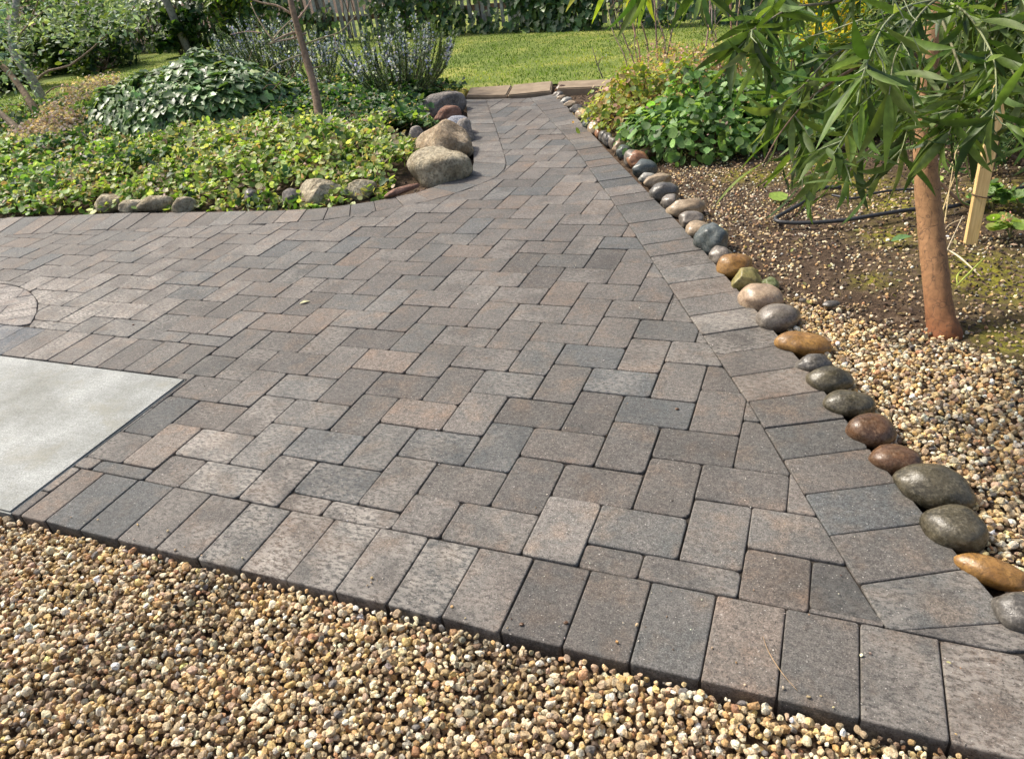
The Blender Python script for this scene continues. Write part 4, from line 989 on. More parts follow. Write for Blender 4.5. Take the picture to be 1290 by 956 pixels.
for (u, v, d, r, pal, lab) in ((60, 40, 13.5, 1.1, DK, 'dark leafy bush in the far left corner of the lawn'), (120, 62, 13.0, .75, DK, 'low dark bush against the low fence'), (-10, 80, 12.0, .7, DK, 'dark shrub behind the grey leaved tree'),
    (30, -60, 15.5, 1.9, DK, 'tall dark tree top over the low fence at far left'), (170, -60, 16.0, 1.6, [(.03, .06, .02), (.06, .1, .03), (.12, .17, .04)], 'dark hedge tree rising behind the low fence'), (290, 10, 13.2, .6, [(.05, .11, .03), (.14, .22, .04), (.26, .33, .06)], 'bright green climber spilling over the fence behind the rosemary'), (225, 40, 13.6, .45, [(.03, .07, .02), (.1, .16, .04)], 'small bush beside the leaning post'), (105, 30, 14, .6, [(.1, .17, .03), (.25, .33, .05), (.05, .1, .03)], 'lime green bush in front of the low fence')):
    c = At(u, v, d); bush(c, r, int(900 * r + 500), .12, OVAL if k_ % 2 else IVY, pal, lab, None, 'hedge_bush', 'bush', 'bushes round the far side of the lawn'); k_ += 1
# ------------------------------------------------------------------ right bed vegetation
def shrubfn(c, ax, H, seed): return lambda X_, Y_: H * np.clip(1 - ((X_ - c[0]) / ax[0]) ** 2 - ((Y_ - c[1]) / ax[1]) ** 2, 0, 1) ** .5 * (1 + .55 * fbm(X_, Y_, 6, seed) + .3 * fbm(X_, Y_, 15, seed + 1))
def lowshrub(name, c, ax, H, label, cat, pal, w, size, tmpl, seed, mat='leaf', n=3, st=.04, flowers=None, floww=.2, spread=.5):
    fn = shrubfn(c, ax, H, seed); root = empty(name, (c[0], c[1], -.03), label, cat, 'leafy shrubs in the right bed'); lb, fb, sb = Bag(), Bag(), Bag()
    for rep in range(n):
        a_, b_ = jitter(c[0] - ax[0], c[0] + ax[0], c[1] - ax[1], c[1] + ax[1], st); h_ = fn(a_, b_); kk = h_ > .02; a_, b_, h_ = a_[kk], b_[kk], h_[kk]; m = len(a_); e = .02
        gx, gy = -(fn(a_ + e, b_) - h_) / e, -(fn(a_, b_ + e) - h_) / e
        nn = np.c_[np.clip(gx, -3, 3), np.clip(gy, -3, 3), np.ones(m)]; nn /= np.linalg.norm(nn, axis=1, keepdims=True); nn[:, 2] += .4; nn += rng.normal(size=(m, 3)) * spread
        zz = h_ * (1 - (rng.random(m) ** 1.6) * .8 * (rep > 0)) - .02 + (rng.random(m) < .08) * rng.uniform(0, .09, m); a_ = a_ + rng.normal(size=m) * .035; b_ = b_ + rng.normal(size=m) * .035
        # each leaf takes a random colour from the plant's palette
        lb.inst(*tmpl, np.c_[a_, b_, zz], frames(nn, rng.normal(size=(m, 3)) - np.array([0, 0, .3])), rng.uniform(.5, 1.45, m) * size, pickcol(m, pal, w, .22))
        if flowers is not None:
            s_ = rng.random(m) < floww; mm = s_.sum(); fb.inst(*PETAL, np.c_[a_[s_], b_[s_], zz[s_] + rng.uniform(.0, .06, mm)], frames(rng.normal(size=(mm, 3)), rng.normal(size=(mm, 3))), rng.uniform(.012, .026, mm), pickcol(mm, flowers, None, .15))
    for k in range(int(60 * ax[0])):
        t = random.uniform(0, 2 * PI); r0 = random.uniform(0, .85); p = np.array([c[0] + ax[0] * r0 * math.cos(t) * .7, c[1] + ax[1] * r0 * math.sin(t) * .7, -.03]); qx, qy = c[0] + ax[0] * r0 * math.cos(t), c[1] + ax[1] * r0 * math.sin(t)
        q_ = np.array([qx, qy, float(fn(np.array([qx]), np.array([qy]))[0]) * .95]); tube(sb, curve([p, (p + q_) / 2 + rng.normal(size=3) * .03, q_], 6), [.006, .003], (.2, .13, .09), 5, False)
    lb.build('foliage', M[mat], root); sb.build('stems', M['twig'], root)
    if fb.n: tag(fb.build('flowers', M['petal'], root), kind='stuff')
RG = [(.13, .24, .07), (.20, .33, .10), (.07, .14, .04), (.30, .42, .15)]
lowshrub('round_leaf_shrub', (-.02, 3.45), (.52, .5), .34, 'dense shrub of round fresh green leaves nearest to the cobbles', 'shrub', RG, [3, 3, 2, 1.2], .05, ROUND, 41., n=4, flowers=[(.5, .33, .3), (.4, .25, .22)], floww=.03)
lowshrub('round_leaf_shrub', (.55, 3.75), (.6, .55), .36, 'shrub of round green leaves further right, behind the hanging leaves', 'shrub', [(.12, .22, .07), (.19, .31, .10), (.07, .13, .04), (.28, .38, .14)], [3, 3, 3, 1], .055, ROUND, 42., n=4, flowers=[(.5, .33, .3)], floww=.02)
lowshrub('yellow_pink_shrub', (-.50, 4.15), (.50, .6), .30, 'shrub with yellow green and pink tinged leaves beside the upper cobbles', 'shrub', [(.38, .40, .07), (.25, .32, .06), (.45, .32, .14), (.50, .28, .2), (.14, .22, .05)], [4, 3, 1.5, 1.2, 1.5], .038, ROUND, 43., n=4, flowers=[(.6, .36, .33), (.62, .5, .3)], floww=.12)
lowshrub('pink_tipped_shrub', (-.1, 4.75), (.95, .62), .34, 'wide shrub with pink and cream tips in front of the bare canes', 'shrub', [(.46, .32, .2), (.52, .30, .24), (.3, .32, .1), (.44, .42, .16), (.16, .22, .07)], [2.5, 2.2, 2, 2, 1.4], .034, OVAL, 44., n=4, flowers=[(.6, .33, .3), (.66, .48, .36)], floww=.25)
lowshrub('leafy_plant', (1.3, 4.3), (.7, .6), .3, 'loose green plant on the soil behind the tree trunk', 'plant', [(.12, .2, .05), (.25, .3, .08), (.4, .32, .15)], [3, 2, 1], .045, ROUND, 45., n=2)
# bare canes
def canes(base_px, tips, label, r=.008, col=(.23, .17, .12), name='bare_shrub', leafn=0):
    b0 = G(*base_px, 0.02); root = empty(name, b0, label, 'shrub', 'bare stemmed shrubs behind the right bed'); lb = Bag(); db = depth(b0)
    for tip in tips:
        q = Bag(); pts = [b0 + np.array([random.gauss(0, .04), random.gauss(0, .04), 0])] + [At(u, v, db + dd) for u, v, dd in tip]; c = curve(pts, 14); rr = r * random.uniform(.7, 1.25); tube(q, c, [rr, rr * .8, rr * .45], varcol(1, col, .2)[0], 6, wob=.12)
        for j in range(3):
            i = random.randint(4, 12); e = c[i] + np.array([random.gauss(0, .08), random.gauss(0, .08), random.uniform(.05, .16)]); tube(q, curve([c[i], (c[i] + e) / 2 + rng.normal(size=3) * .01, e], 5), [rr * .4, rr * .2], varcol(1, col, .2)[0], 4)
            leaf_cluster(lb, e, 5, .04, .03, OVAL, [(.26, .32, .06), (.4, .4, .1), (.12, .2, .05)], None, 0)
        q.build('stem', M['bark'], root)
    lb.build('leaves', M['leaf'], root)
canes((800, 118), [[(788, 75, 0), (772, 40, .05), (765, 5, .1)], [(795, 70, 0), (780, 30, 0), (770, -10, 0)]], 'pair of leaning bare canes furthest left in front of the lawn', .008)
canes((812, 112), [[(806, 70, 0), (797, 30, 0), (790, -20, 0)], [(800, 60, 0), (802, 20, 0), (806, -20, 0)], [(816, 60, .1), (806, 20, .1), (800, -30, .1)]], 'cluster of upright thorny canes right of the leaning pair', .008)
canes((832, 108), [[(828, 70, 0), (826, 30, 0), (824, -20, 0)], [(838, 60, .1), (828, 20, .1), (818, -20, .1)], [(842, 62, -.1), (850, 20, -.1), (856, -30, -.1)]], 'group of pale thin canes in the centre of the pink tipped shrub', .009)
canes((878, 125), [[(874, 100, 0), (884, 80, 0), (892, 40, 0), (896, -20, 0)], [(874, 98, 0), (850, 103, 0), (832, 98, .05)]], 'forked reddish stem with a grey knobbly joint', .011, (.3, .2, .15))
canes((912, 118), [[(906, 90, 0), (902, 50, 0), (900, 0, 0)], [(899, 60, 0), (897, 20, 0), (897, -30, 0)]], 'two straight grey stems under the hanging foliage', .009, (.28, .23, .18))
canes((927, 122), [[(924, 90, 0), (922, 55, 0), (920, 10, 0), (918, -30, 0)], [(929, 85, .05), (927, 50, .05), (932, 0, .05)]], 'pair of dark spotted stems beside the round leaved shrub', .013, (.2, .14, .1))
canes((962, 122), [[(956, 90, 0), (953, 55, 0), (950, 10, 0)], [(962, 90, 0), (958, 60, 0), (960, 10, 0)], [(978, 90, .1), (984, 60, .1), (996, 20, .1)], [(990, 95, .1), (995, 60, .1), (1010, 30, .1)]], 'bundle of four dark brown stems left of the yellow flowers', .012, (.15, .1, .08))
canes((757, 100), [[(752, 80, 0), (746, 60, 0)]], 'single short thin stem standing alone by the lawn edge', .006, (.2, .16, .12))
# yellow flowers
yroot = empty('yellow_flower_bush', Z(At(1015, 110, 5.2), 0.0), 'bush with clusters of bright yellow flowers behind the hanging leaves', 'bush')
fb, sb, lb = Bag(), Bag(), Bag()
for (u, v) in ((1015, 8), (1030, 14), (1060, 20), (1072, 12), (1062, 32), (1024, 40), (1034, 38), (1003, 60), (1008, 66), (1018, 48), (1036, 78), (1030, 84), (1044, 66), (1066, 48), (1052, 60), (1076, 70), (1010, -8), (1040, -10), (1075, 4)):
    fb = Bag(); p = At(u, v, 5.2 + random.uniform(-.25, .25)); m = 44; P_ = p + rng.normal(size=(m, 3)) * .034; fb.inst(*PETAL, P_, frames(rng.normal(size=(m, 3)) + np.array([0, -.5, .7]), rng.normal(size=(m, 3))), rng.uniform(.022, .045, m), pickcol(m, [(.85, .66, .02), (.9, .78, .06), (.75, .5, .02)], None, .06)); fb.build('flower_cluster', M['petal'], yroot)
    b0 = np.array(yroot.location) + rng.normal(size=3) * np.array([.06, .06, 0]); tube(sb, curve([b0, (b0 + p) / 2 + rng.normal(size=3) * .05, p], 8), [.007, .003], (.2, .16, .08), 5, False)
    for j in range(4): leaf_cluster(lb, p + rng.normal(size=3) * .1, 12, .1, .05, OVAL, [(.12, .2, .04), (.3, .36, .06)], None)
sb.build('stems', M['twig'], yroot); lb.build('leaves', M['leaf'], yroot)
# far right shrubs behind the tree
def feathery(c, r, n, label, pal, name='feathery_shrub'):
    c = np.array(c, float); root = empty(name, (c[0], c[1], 0), label, 'shrub', 'shrubs behind the hanging foliage'); lb, sb = Bag(), Bag()
    for k in range(n):
        dv = rng.normal(size=3); dv /= np.linalg.norm(dv); p = c + dv * r * rng.uniform(.3, 1) * np.array([1, 1, .9]); p[2] = max(p[2], .15); hd0 = dv * .7 + np.array([0, 0, -.6]) + rng.normal(size=3) * .3; hd0 /= np.linalg.norm(hd0); L = random.uniform(.16, .3)
        tube(sb, [p, p + hd0 * L], [.002, .001], (.2, .22, .08), 3, False); m = 22; t = rng.uniform(0, 1, m); sd = rng.normal(size=(m, 3)); sd -= hd0 * (sd @ hd0)[:, None]; hd = sd / np.linalg.norm(sd, axis=1, keepdims=True) + hd0 * .7
        lb.inst(*OVAL, p + hd0 * (t[:, None] * L), frames(np.cross(hd, hd0) + np.array([0, 0, .4]), hd), rng.uniform(.028, .05, m)[:, None] * np.array([1, .6, 1]), pickcol(m, pal, None, .25))
        if k % 12 == 0: b0 = np.array([c[0], c[1], 0]) + rng.normal(size=3) * np.array([.08, .08, 0]); tube(sb, curve([b0, (b0 + p) / 2 + rng.normal(size=3) * .06, p], 7), [.012, .004], (.16, .11, .08), 5, False)
    lb.build('foliage', M['leaf'], root); sb.build('stems', M['bark'], root)
feathery(At(1262, 40, 3.9), .60, 290, 'dense dark green feathery shrub at the right edge', [(.03, .07, .022), (.05, .1, .03), (.10, .16, .04)])
feathery(At(1150, 20, 5.2), .75, 300, 'feathery mid green shrub straight behind the tree', [(.05, .1, .03), (.1, .17, .04), (.2, .27, .05)])
feathery(At(1240, 100, 5.2), .8, 330, 'yellow lit shrub behind the wooden stake', [(.45, .42, .1), (.55, .48, .2), (.2, .25, .06)])  # yellow background glow painted into the leaf colours
feathery(At(1330, 150, 3.6), .4, 140, 'low green shrub just outside the stake, at the frame edge', [(.04, .09, .03), (.1, .17, .05)])
for (x_b, y_b, r, lab) in ((3.6, 6.8, 1.2, 'big dark bush in front of the fence at the right'), (1.6, 8.0, .9, 'rounded bush by the fence behind the yellow flowers'), (5.2, 5.0, 1.2, 'tall bush beyond the right edge of the bed')):
    bush((x_b, y_b, r * .8), r, int(1400 * r), .09, OVAL, [(.04, .08, .025), (.09, .15, .04), (.22, .28, .06)], lab, None, 'hedge_bush', 'bush', 'bushes along the right of the garden')

# ------------------------------------------------------------------ acacia in front
TB = G(1188, 418, -.02); dT = depth(TB)
root = empty('acacia_tree', TB, 'young tree with reddish smooth trunk and long hanging sickle shaped leaves', 'tree')
ctrl = [(1191, 424, 0), (1184, 395, 0), (1178, 340, 0), (1172, 280, 0), (1167, 220, -.02), (1166, 160, -.05), (1170, 90, -.08), (1178, 20, -.1), (1190, -60, -.1), (1205, -160, -.1)]
pts = curve([At(u, v, dT + dd) for u, v, dd in ctrl], 40); pts[0] = TB - np.array([0, 0, .02])
n = len(pts); rad = np.interp(np.linspace(0, 1, n), [0, .04, .12, .3, .6, 1], [.070, .056, .047, .044, .038, .022])
b_ = Bag(); tube(b_, pts, rad * .93, (.3, .2, .13), 24, wob=.035)
Vt = np.vstack(b_.V); hz = Vt[:, 2] - TB[2]; tcol = np.array([.37, .205, .095])[None] * np.ones((len(Vt), 1)); red = np.exp(-np.clip(hz, 0, 9) / .13)[:, None]
tcol = tcol * (1 - red) + np.array([.20, .062, .018]) * red; b_.C = [tcol]; b_.build('trunk', M['trunk'], root)
ACG = [(.075, .125, .026), (.11, .18, .038), (.16, .24, .055), (.2, .27, .10), (.045, .085, .02)]
crown = Bag(); twb = Bag()
def sprig(p, hd, size, pal=ACG, w=None, nrm=None):
    i = random.randrange(len(SICK)); V, T = SICK[i]; nn = rng.normal(size=(1, 3)) * .8 if nrm is None else nrm
    hd = np.array([hd]); crown.inst(V, T, np.array([p]), frames(nn + np.array([[0, 0, .15]]), hd), np.array([size]), pickcol(1, pal, w, .15))
def branch(px, d0, d1, r, nleaf, size=(.085, .15), side=None, droop=.9, seed=0, extend=0):
    m = len(px); P_ = [At(u, v, d0 + (d1 - d0) * i / (m - 1)) for i, (u, v) in enumerate(px)]; c = curve(P_, 22); tube(twb, c, [r, r * .8, r * .4, r * .22], varcol(1, (.24, .25, .12) if r < .006 else (.27, .20, .13), .12)[0], 6, False)
    for k in range(nleaf):
        t = random.uniform(.12, 1.0); i = min(int(t * 21), 20); p = c[i] + (c[i + 1] - c[i]) * random.random(); tan = c[i + 1] - c[i]; tan /= np.linalg.norm(tan) + 1e-9
        sd = rng.normal(size=3); sd -= tan * (sd @ tan); sd /= np.linalg.norm(sd); hd = tan * random.uniform(.3, 1.1) + sd * random.uniform(.5, 1.1) + np.array([0, 0, -droop * random.uniform(.4, 1.3)])
        if random.random() < .25:                           # side twig carrying a few leaves
            L = random.uniform(.05, .12); h2 = hd / np.linalg.norm(hd); e = p + h2 * L; tube(twb, [p, (p + e) / 2 + rng.normal(size=3) * .004, e], [r * .35 + .0006, .0009], (.28, .32, .17), 5, False)
            for j in range(3): sprig(p + h2 * L * random.uniform(.4, 1), h2 * .6 + rng.normal(size=3) * .6 + np.array([0, 0, -.6]), random.uniform(*size) * .8)
        sprig(p, hd, random.uniform(*size))
B_ = [([(1170, 90), (1120, 70), (1070, 90), (1020, 125), (985, 165), (962, 205)], 2.35, 1.75, .012, 24),
      ([(1170, 140), (1130, 165), (1080, 205), (1045, 212), (1000, 228)], 2.35, 1.75, .008, 11),
      ([(1172, 60), (1110, 40), (1050, 70), (1010, 110), (975, 140)], 2.3, 1.9, .01, 30),
      ([(1178, 20), (1130, 30), (1090, 90), (1075, 150), (1050, 195)], 2.2, 1.6, .009, 32),
      ([(1175, 50), (1160, 80), (1150, 130), (1140, 175), (1130, 205)], 2.2, 1.7, .007, 26),
      ([(1180, 10), (1200, 60), (1215, 110), (1205, 140), (1195, 170)], 2.2, 1.6, .008, 36),
      ([(1178, 10), (1230, 30), (1270, 80), (1300, 150), (1320, 190)], 2.3, 1.7, .009, 40),
      ([(1180, 0), (1240, 20), (1290, 50), (1330, 120)], 2.2, 1.9, .008, 40),
      ([(1185, -40), (1120, -30), (1060, 0), (1000, 10), (970, 25), (945, 40)], 2.3, 1.7, .012, 36),
      ([(1185, -60), (1080, -70), (980, -60), (930, -50), (895, -30), (880, -8)], 2.4, 1.55, .013, 24),
      ([(1190, -90), (1060, -120), (920, -110), (850, -80), (825, -50), (810, -22)], 2.4, 1.5, .013, 18),
      ([(1190, -100), (1000, -150), (850, -130), (790, -90), (770, -55)], 2.4, 1.6, .013, 18),
      ([(1180, 0), (1140, 10), (1115, 30), (1100, 60), (1085, 100)], 2.0, 1.35, .007, 22),
      ([(1240, -30), (1180, 0), (1152, 28), (1128, 70), (1120, 120)], 2.1, 1.4, .008, 24),
      ([(1190, 0), (1220, 20), (1250, 70), (1255, 120), (1250, 150)], 2.1, 1.5, .006, 24),
      ([(1170, 120), (1140, 110), (1080, 130), (1030, 165), (1005, 185)], 2.35, 2.0, .007, 20),
      ([(1140, -60), (1060, -40), (1000, -20), (960, 10), (940, 50)], 2.2, 1.8, .008, 34),
      ([(1190, -20), (1250, -10), (1310, 0), (1350, 40)], 2.1, 1.8, .008, 24),
      ([(1190, -60), (1200, -120), (1180, -200), (1150, -260)], 2.3, 2.1, .016, 40),
      ([(1195, -100), (1280, -180), (1360, -220)], 2.3, 2.2, .014, 36),
      ([(1195, -100), (1100, -200), (980, -260), (900, -250)], 2.3, 2.2, .014, 40)]
for i, (px, d0, d1, r, nl) in enumerate(B_): branch(px, d0, d1, r * .55, int(nl * 1.45))
# acacia leaves at the top left, sunlit yellow put into their colour
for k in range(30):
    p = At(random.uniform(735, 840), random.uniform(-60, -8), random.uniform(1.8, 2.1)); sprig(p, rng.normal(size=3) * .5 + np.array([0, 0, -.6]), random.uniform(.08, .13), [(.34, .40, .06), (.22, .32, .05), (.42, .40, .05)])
for k in range(7):
    p = At(random.uniform(1085, 1175), random.uniform(-5, 110), random.uniform(1.5, 1.8)); h = rng.normal(size=3) * .5 + np.array([0, 0, -.4]); tube(twb, curve([p, p + h * .05 + rng.normal(size=3) * .01, p + h * .12], 6), [.0015, .0008], (.38, .42, .24), 5, False)
crown.build('crown', M['leaf'], root); twb.build('branches', M['twig'], root)

# ------------------------------------------------------------------ stake, hose, small plants
b0 = G(1222, 308, -.03); d0 = depth(b0); top = At(1262, 105, d0 + .03)
sroot = b0; ax_ = top - b0; L = np.linalg.norm(ax_); zv = ax_ / L; xv = cR - zv * (cR @ zv); xv /= np.linalg.norm(xv); yv = np.cross(zv, xv)
bm = bmesh.new(); w, t = .031, .012
for z, sc in ((-.05, .8), (L - .03, 1.), (L, .9)):
    for sx, sy in ((-1, -1), (1, -1), (1, 1), (-1, 1)): bm.verts.new((sx * w * sc, sy * t * sc, z))
bm.verts.ensure_lookup_table()
for k in range(2):
    for i in range(4): a, b = k * 4 + i, k * 4 + (i + 1) % 4; bm.faces.new([bm.verts[j] for j in (a, b, b + 4, a + 4)])
bm.faces.new([bm.verts[j] for j in (8, 9, 10, 11)]); bm.faces.new([bm.verts[j] for j in (3, 2, 1, 0)])
bmesh.ops.bevel(bm, geom=list(bm.edges), offset=.0015, segments=1, affect='EDGES'); me = bpy.data.meshes.new('wooden_stake'); bm.to_mesh(me); bm.free()
root = empty('garden_stake', b0, 'pale yellow wooden stake standing right of the tree trunk', 'stake')
o = link('board', me, M['stake'], root); o.matrix_parent_inverse = Matrix(); o.matrix_basis = Matrix(((xv[0], yv[0], zv[0], 0), (xv[1], yv[1], zv[1], 0), (xv[2], yv[2], zv[2], 0), (0, 0, 0, 1)))
q = Bag(); pp = b0 + zv * L * .30; loop = [pp + xv * (w + .003) * math.cos(a) * 1.02 + yv * (t + .004) * math.sin(a) * 1.15 + zv * .012 * math.sin(a) for a in np.linspace(0, 2 * PI, 22)]; tube(q, loop, [.0028], (.16, .1, .06), 6); q.build('tie', M['twig'], root)
q = Bag(); b1 = At(1232, 292, d0 + .08) * 1.0; b1 = G(1236, 262, -.03); d1 = depth(b1); tube(q, curve([b1, At(1250, 200, d1), At(1258, 160, d1), At(1262, 110, d1)], 12), [.016, .012], (.2, .1, .07), 8, wob=.08); o = q.build('brown_stick', M['bark']); tag(o, 'rough dark brown stick upright just behind the wooden stake', 'stick')
def hose(px, r, label, name='drip_hose'):
    P_ = []
    for u, v, zz in px: p = G(u, v, zz); P_.append(p)
    q = Bag(); tube(q, curve(P_, 60), [r], (.035, .036, .038), 12); o = q.build(name, M['plastic_black']); return tag(o, label, 'hose', 'irrigation hose on the soil')
hose([(1060, 236, .0), (1033, 238, .0), (1010, 256, .0), (985, 270, .002), (977, 275, .004), (982, 279.5, .004), (1010, 281, .004), (1060, 278, .01), (1110, 270, .015), (1150, 264, .012), (1190, 262, .01), (1240, 250, .01), (1290, 236, .01), (1340, 222, .0)], .0095, 'black drip hose bent back sharply on the soil and running behind the tree')
hose([(1048, 246, .0), (1075, 250, .0), (1100, 244, .0), (1125, 240, .0), (1160, 238, 0)], .006, 'thinner dark tube lying behind the bent hose', 'thin_tube')
def plantlet(u, v, n, size, pal, label, name='small_plant', H=.08, tmpl=ROUND, fl=None, r=.07):
    b0 = G(u, v, -.02); root = empty(name, b0, label, 'plant'); lb, sb = Bag(), Bag()
    for k in range(n):
        a = rng.uniform(0, 2 * PI); rr = r * math.sqrt(rng.random()); tip = b0 + np.array([rr * math.cos(a), rr * math.sin(a), H * rng.uniform(.3, 1)]); tube(sb, curve([b0, (b0 + tip) / 2 + np.array([0, 0, .02]), tip], 5), [.0022, .0014], (.2, .2, .08), 4, False)
        m = 5; hd = rng.normal(size=(m, 3)); hd[:, 2] = rng.uniform(-.1, .5, m); nn = np.array([0, 0, 1.]) + rng.normal(size=(m, 3)) * .4; lb.inst(*tmpl, np.repeat(tip[None], m, 0), frames(nn, hd), rng.uniform(.7, 1.2, m) * size, pickcol(m, pal, None, .15))
    lb.build('leaves', M['leaf'], root); sb.build('stems', M['twig'], root)
    if fl:
        fb = Bag(); m = 50; p = b0 + np.array([-.03, -.02, H * .9]); fb.inst(*PETAL, p + rng.normal(size=(m, 3)) * .014, frames(rng.normal(size=(m, 3)), rng.normal(size=(m, 3))), rng.uniform(.006, .012, m), pickcol(m, fl, None, .1)); fb.build('flowers', M['petal'], root)
plantlet(1272, 300, 8, .05, [(.25, .36, .08), (.35, .44, .12)], 'light green broad leaved plant with pink buds right of the stake', H=.1, fl=[(.75, .35, .3), (.7, .5, .4)])
plantlet(1250, 262, 16, .04, [(.12, .22, .05), (.2, .32, .08)], 'leafy green plant directly behind the stake', H=.11, r=.09)
plantlet(1285, 265, 10, .04, [(.14, .23, .06), (.2, .3, .1)], 'green sprout at the right edge above the pink budded plant', H=.09)
plantlet(1165, 232, 8, .035, [(.3, .4, .08), (.2, .28, .06)], 'yellow green sprout seen left of the trunk beside the hose', H=.07)
plantlet(915, 200, 10, .035, [(.1, .17, .05), (.16, .24, .06)], 'small green plant creeping out from the round leaved shrub', H=.05, r=.1)
plantlet(862, 178, 6, .03, [(.12, .2, .05), (.2, .28, .08)], 'low sprig at the foot of the round leaved shrub', H=.05)
# dry grass stalks behind the trunk
root = empty('dry_grass_clump', G(1195, 285), 'clump of pale dry stalks with a green stem between trunk and stake', 'grass clump'); sb = Bag()
for (pts, r, c) in (([(1187, 268), (1200, 230), (1215, 200), (1218, 195)], .0035, (.55, .42, .2)), ([(1190, 282), (1196, 240), (1204, 190)], .003, (.58, .46, .24)), ([(1228, 262), (1208, 250), (1205, 215), (1203, 180)], .004, (.14, .22, .05)), ([(1222, 262), (1200, 246), (1186, 232), (1170, 222)], .009, (.25, .16, .1)),
     ([(1192, 318), (1200, 300), (1213, 272)], .003, (.6, .5, .33)), ([(1210, 225), (1225, 222), (1235, 240)], .0025, (.5, .38, .2)), ([(1190, 225), (1200, 205), (1212, 170)], .003, (.6, .48, .25)), ([(1215, 275), (1195, 284), (1188, 296)], .003, (.5, .4, .25)), ([(1212, 262), (1200, 272), (1190, 276)], .003, (.45, .33, .2)), ([(1219, 268), (1224, 280), (1212, 292)], .003, (.5, .38, .24))):
    P_ = []; b = G(pts[0][0], pts[0][1], 0.); dd = depth(b)
    for i, (u, v) in enumerate(pts): P_.append(At(u, v, dd))
    P_[0][2] = max(P_[0][2], -.01); sb = Bag(); tube(sb, curve(P_, 10), [r, r * .6], c, 5, False); sb.build('stalk', M['twig'], root)
def straw(px, r, col, label, name, cat, z=.006, mat='twig'):
    q = Bag(); tube(q, curve([G(u, v, z + zz) for u, v, zz in px], 14), [r * .5, r, r * .4], col, 6); return tag(q.build(name, M[mat]), label, cat)
straw([(1190, 312, .0), (1210, 325, .015), (1235, 348, 0)], .004, (.62, .52, .36), 'pale dry stalk lying on the soil right of the trunk', 'dry_stalk', 'stalk', 0)
straw([(1205, 360, .0), (1220, 345, .02), (1240, 325, .01)], .004, (.38, .44, .08), 'yellow green blade of grass lying right of the trunk', 'grass_blade', 'grass blade', 0)
straw([(1206, 358, .0), (1206, 348, .02), (1212, 340, .02)], .004, (.4, .45, .08), 'short curled green blade next to the long one', 'grass_blade', 'grass blade', 0)
straw([(961, 801, .002), (968, 820, .004), (985, 847, .004), (1005, 870, .002)], .0009, (.48, .33, .18), 'thin dry pine needle curved across a border stone', 'pine_needle', 'needle', .002)
straw([(1090, 899, -.03), (1118, 915, -.012), (1145, 928, -.022), (1163, 934, -.03)], .0028, (.56, .42, .24), 'pale curved twig lying on the gravel by the border', 'dry_twig', 'twig', 0)
straw([(498, 790, -.04), (478, 776, -.02), (468, 770, -.02)], .0009, (.6, .55, .45), 'thin pale straw at the edge between gravel and border', 'dry_straw', 'straw', 0)
def fallen(u, v, size, col, label, name='fallen_leaf', tmpl=OVAL, z=.006, yaw=0.):
    b = Bag(); nn = np.array([[random.gauss(0, .15), random.gauss(0, .15), 1.]]); hd = np.array([[math.cos(yaw), math.sin(yaw), 0.]]); b.inst(*tmpl, np.array([G(u, v, z)]), frames(nn, hd), np.array([size]), varcol(1, col, .05)); return tag(b.build(name, M['leaf'] if col[1] > col[0] else M['twig']), label, 'leaf')
fallen(968, 250, .10, (.33, .44, .09), 'bright lime green leaf lying on the soil', yaw=.4, tmpl=ROUND, z=.0)
fallen(1122, 303, .09, (.14, .24, .1), 'green sickle leaf lying on the soil left of the trunk', yaw=.4, z=.0)
fallen(377, 382, .05, (.5, .43, .28), 'curled pale leaf on the paving in the middle left', yaw=.9)
fallen(1272, 308, .03, (.4, .3, .18), 'small brown dry leaf under the pink budded plant', yaw=.1, z=.0)
fallen(246, 762, .012, (.5, .38, .14), 'tiny yellow leaf bit at the edge of the border', yaw=.1)
fallen(1192, 833, .010, (.5, .42, .2), 'tiny pale flake in a joint at the lower right', yaw=.1)
for (u, v, r, col, lab) in ((853, 515, .0045, (.25, .13, .05), 'little brown seed on a paving stone right of centre'), (713, 784, .004, (.1, .06, .04), 'dark seed on a border stone below centre'), (657, 786, .004, (.09, .06, .04), 'black brown seed on a border stone left of the other dark seed'), (168, 409, .004, (.05, .04, .03), 'tiny black seed on the paving near the slab')):
    o = stone('seed', G(u, v, r * .5), (r * 1.3, r, r * .8), .4, M['cob_brown'], int(u), lump=.2); tag(o, lab, 'seed')
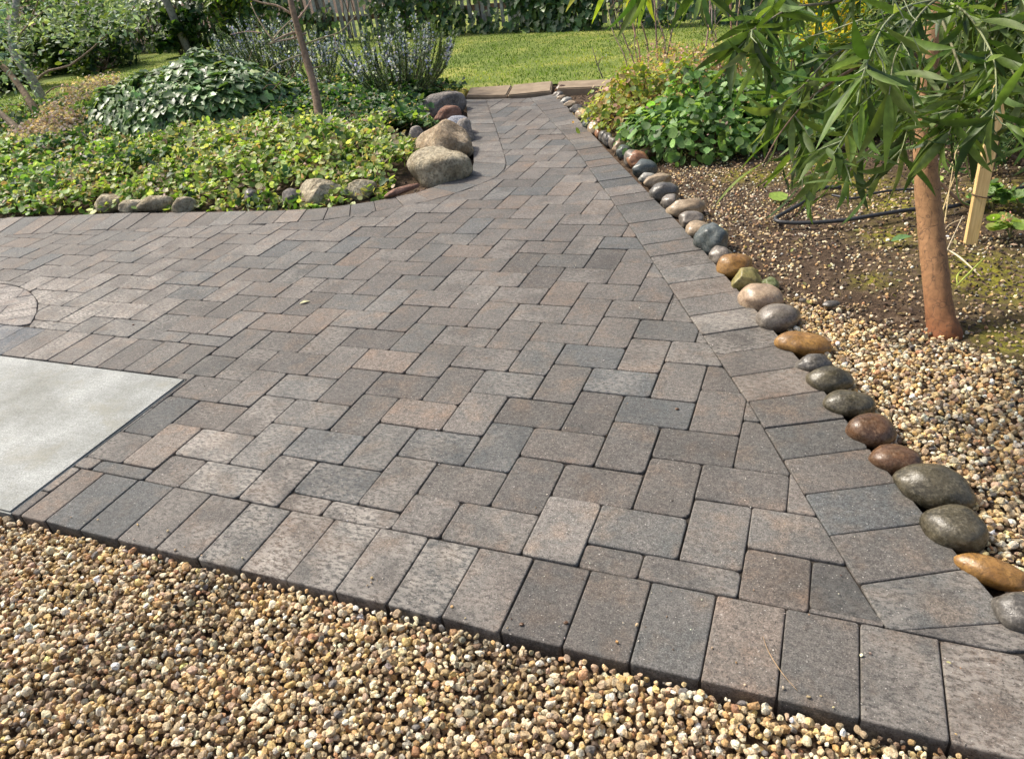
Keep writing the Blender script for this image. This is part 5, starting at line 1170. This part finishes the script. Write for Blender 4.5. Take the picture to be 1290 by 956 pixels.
# litter
lt = Bag(); m = 240; u_ = rng.uniform(0, 1100, m); v_ = rng.uniform(280, 900, m)
for a, b in zip(u_, v_):
    p = G(a, b, .001)
    if not inpoly(fullP, np.array([p[0]]), np.array([p[1]]))[0]: continue
    s_ = random.uniform(.0012, .0032); R = randrot(1); lt.inst(PEB[0], ICO_T, p[None], R, np.array([s_]), pickcol(1, [(.6, .55, .45), (.3, .2, .12), (.7, .66, .58), (.1, .07, .05)], None))
kx = rng.uniform(-1.3, 1.2, 34); ky = yB2 + rng.exponential(.035, 34) + .008; lt.inst(PEB[3], ICO_T, np.c_[kx, ky, np.full(34, .004)], randrot(34), rng.uniform(.002, .0055, 34), pickcol(34, GP, GW))
tag(lt.build('grit', M['gravel']), 'scattered grit and crumbs on the paving', kind='stuff')
lv = Bag(); m = 2200; x_ = rng.uniform(-1, 3, m); y_ = rng.uniform(1.1, 5, m); xo = np.interp(y_, outR[:, 1], outR[:, 0]); kk = x_ > xo + .1; x_, y_ = x_[kk], y_[kk]; m = len(x_)
lv.inst(*OVAL, np.c_[x_, y_, terrain(x_, y_) + .008], frames(upnormals(m, .35), rng.normal(size=(m, 3))), rng.uniform(.01, .035, m), pickcol(m, [(.3, .2, .11), (.46, .36, .22), (.14, .09, .055), (.09, .06, .04), (.26, .25, .09)], None))
tag(lv.build('leaf_litter', M['leaf_matte']), 'small dry leaves scattered on the soil of the right bed', kind='stuff')

# ------------------------------------------------------------------ light
SUN_EL, az = math.radians(50), None
sdir = cH * .62 - cR * .78; az = math.atan2(sdir[1], sdir[0])
sl_ = bpy.data.lights.new('sun', 'SUN'); sl_.energy = 3.4; sl_.angle = math.radians(5); sl_.color = (1, .94, .84); so = bpy.data.objects.new('sun', sl_); C.objects.link(so)
dvec = Vector((math.cos(az) * math.cos(SUN_EL), math.sin(az) * math.cos(SUN_EL), math.sin(SUN_EL))); so.rotation_euler = dvec.to_track_quat('Z', 'Y').to_euler()
w = bpy.data.worlds.new('World'); bpy.context.scene.world = w; w.use_nodes = True; nt = w.node_tree; bg = nt.nodes['Background']
sky = nt.nodes.new('ShaderNodeTexSky'); sky.sky_type = 'NISHITA'; sky.sun_disc = False; sky.sun_elevation = SUN_EL; sky.sun_rotation = PI / 2 - az; sky.air_density = 1.0; sky.dust_density = 5.0; sky.ozone_density = .6
nt.links.new(sky.outputs[0], bg.inputs[0]); bg.inputs[1].default_value = .15
sc = bpy.context.scene; sc.view_settings.view_transform = 'Standard'; sc.view_settings.look = 'None'; sc.view_settings.exposure = 0.42; sc.view_settings.gamma = 1
sc.cycles.max_bounces = 6; sc.cycles.diffuse_bounces = 3; sc.cycles.glossy_bounces = 2; sc.cycles.transmission_bounces = 4; sc.cycles.use_denoising = True
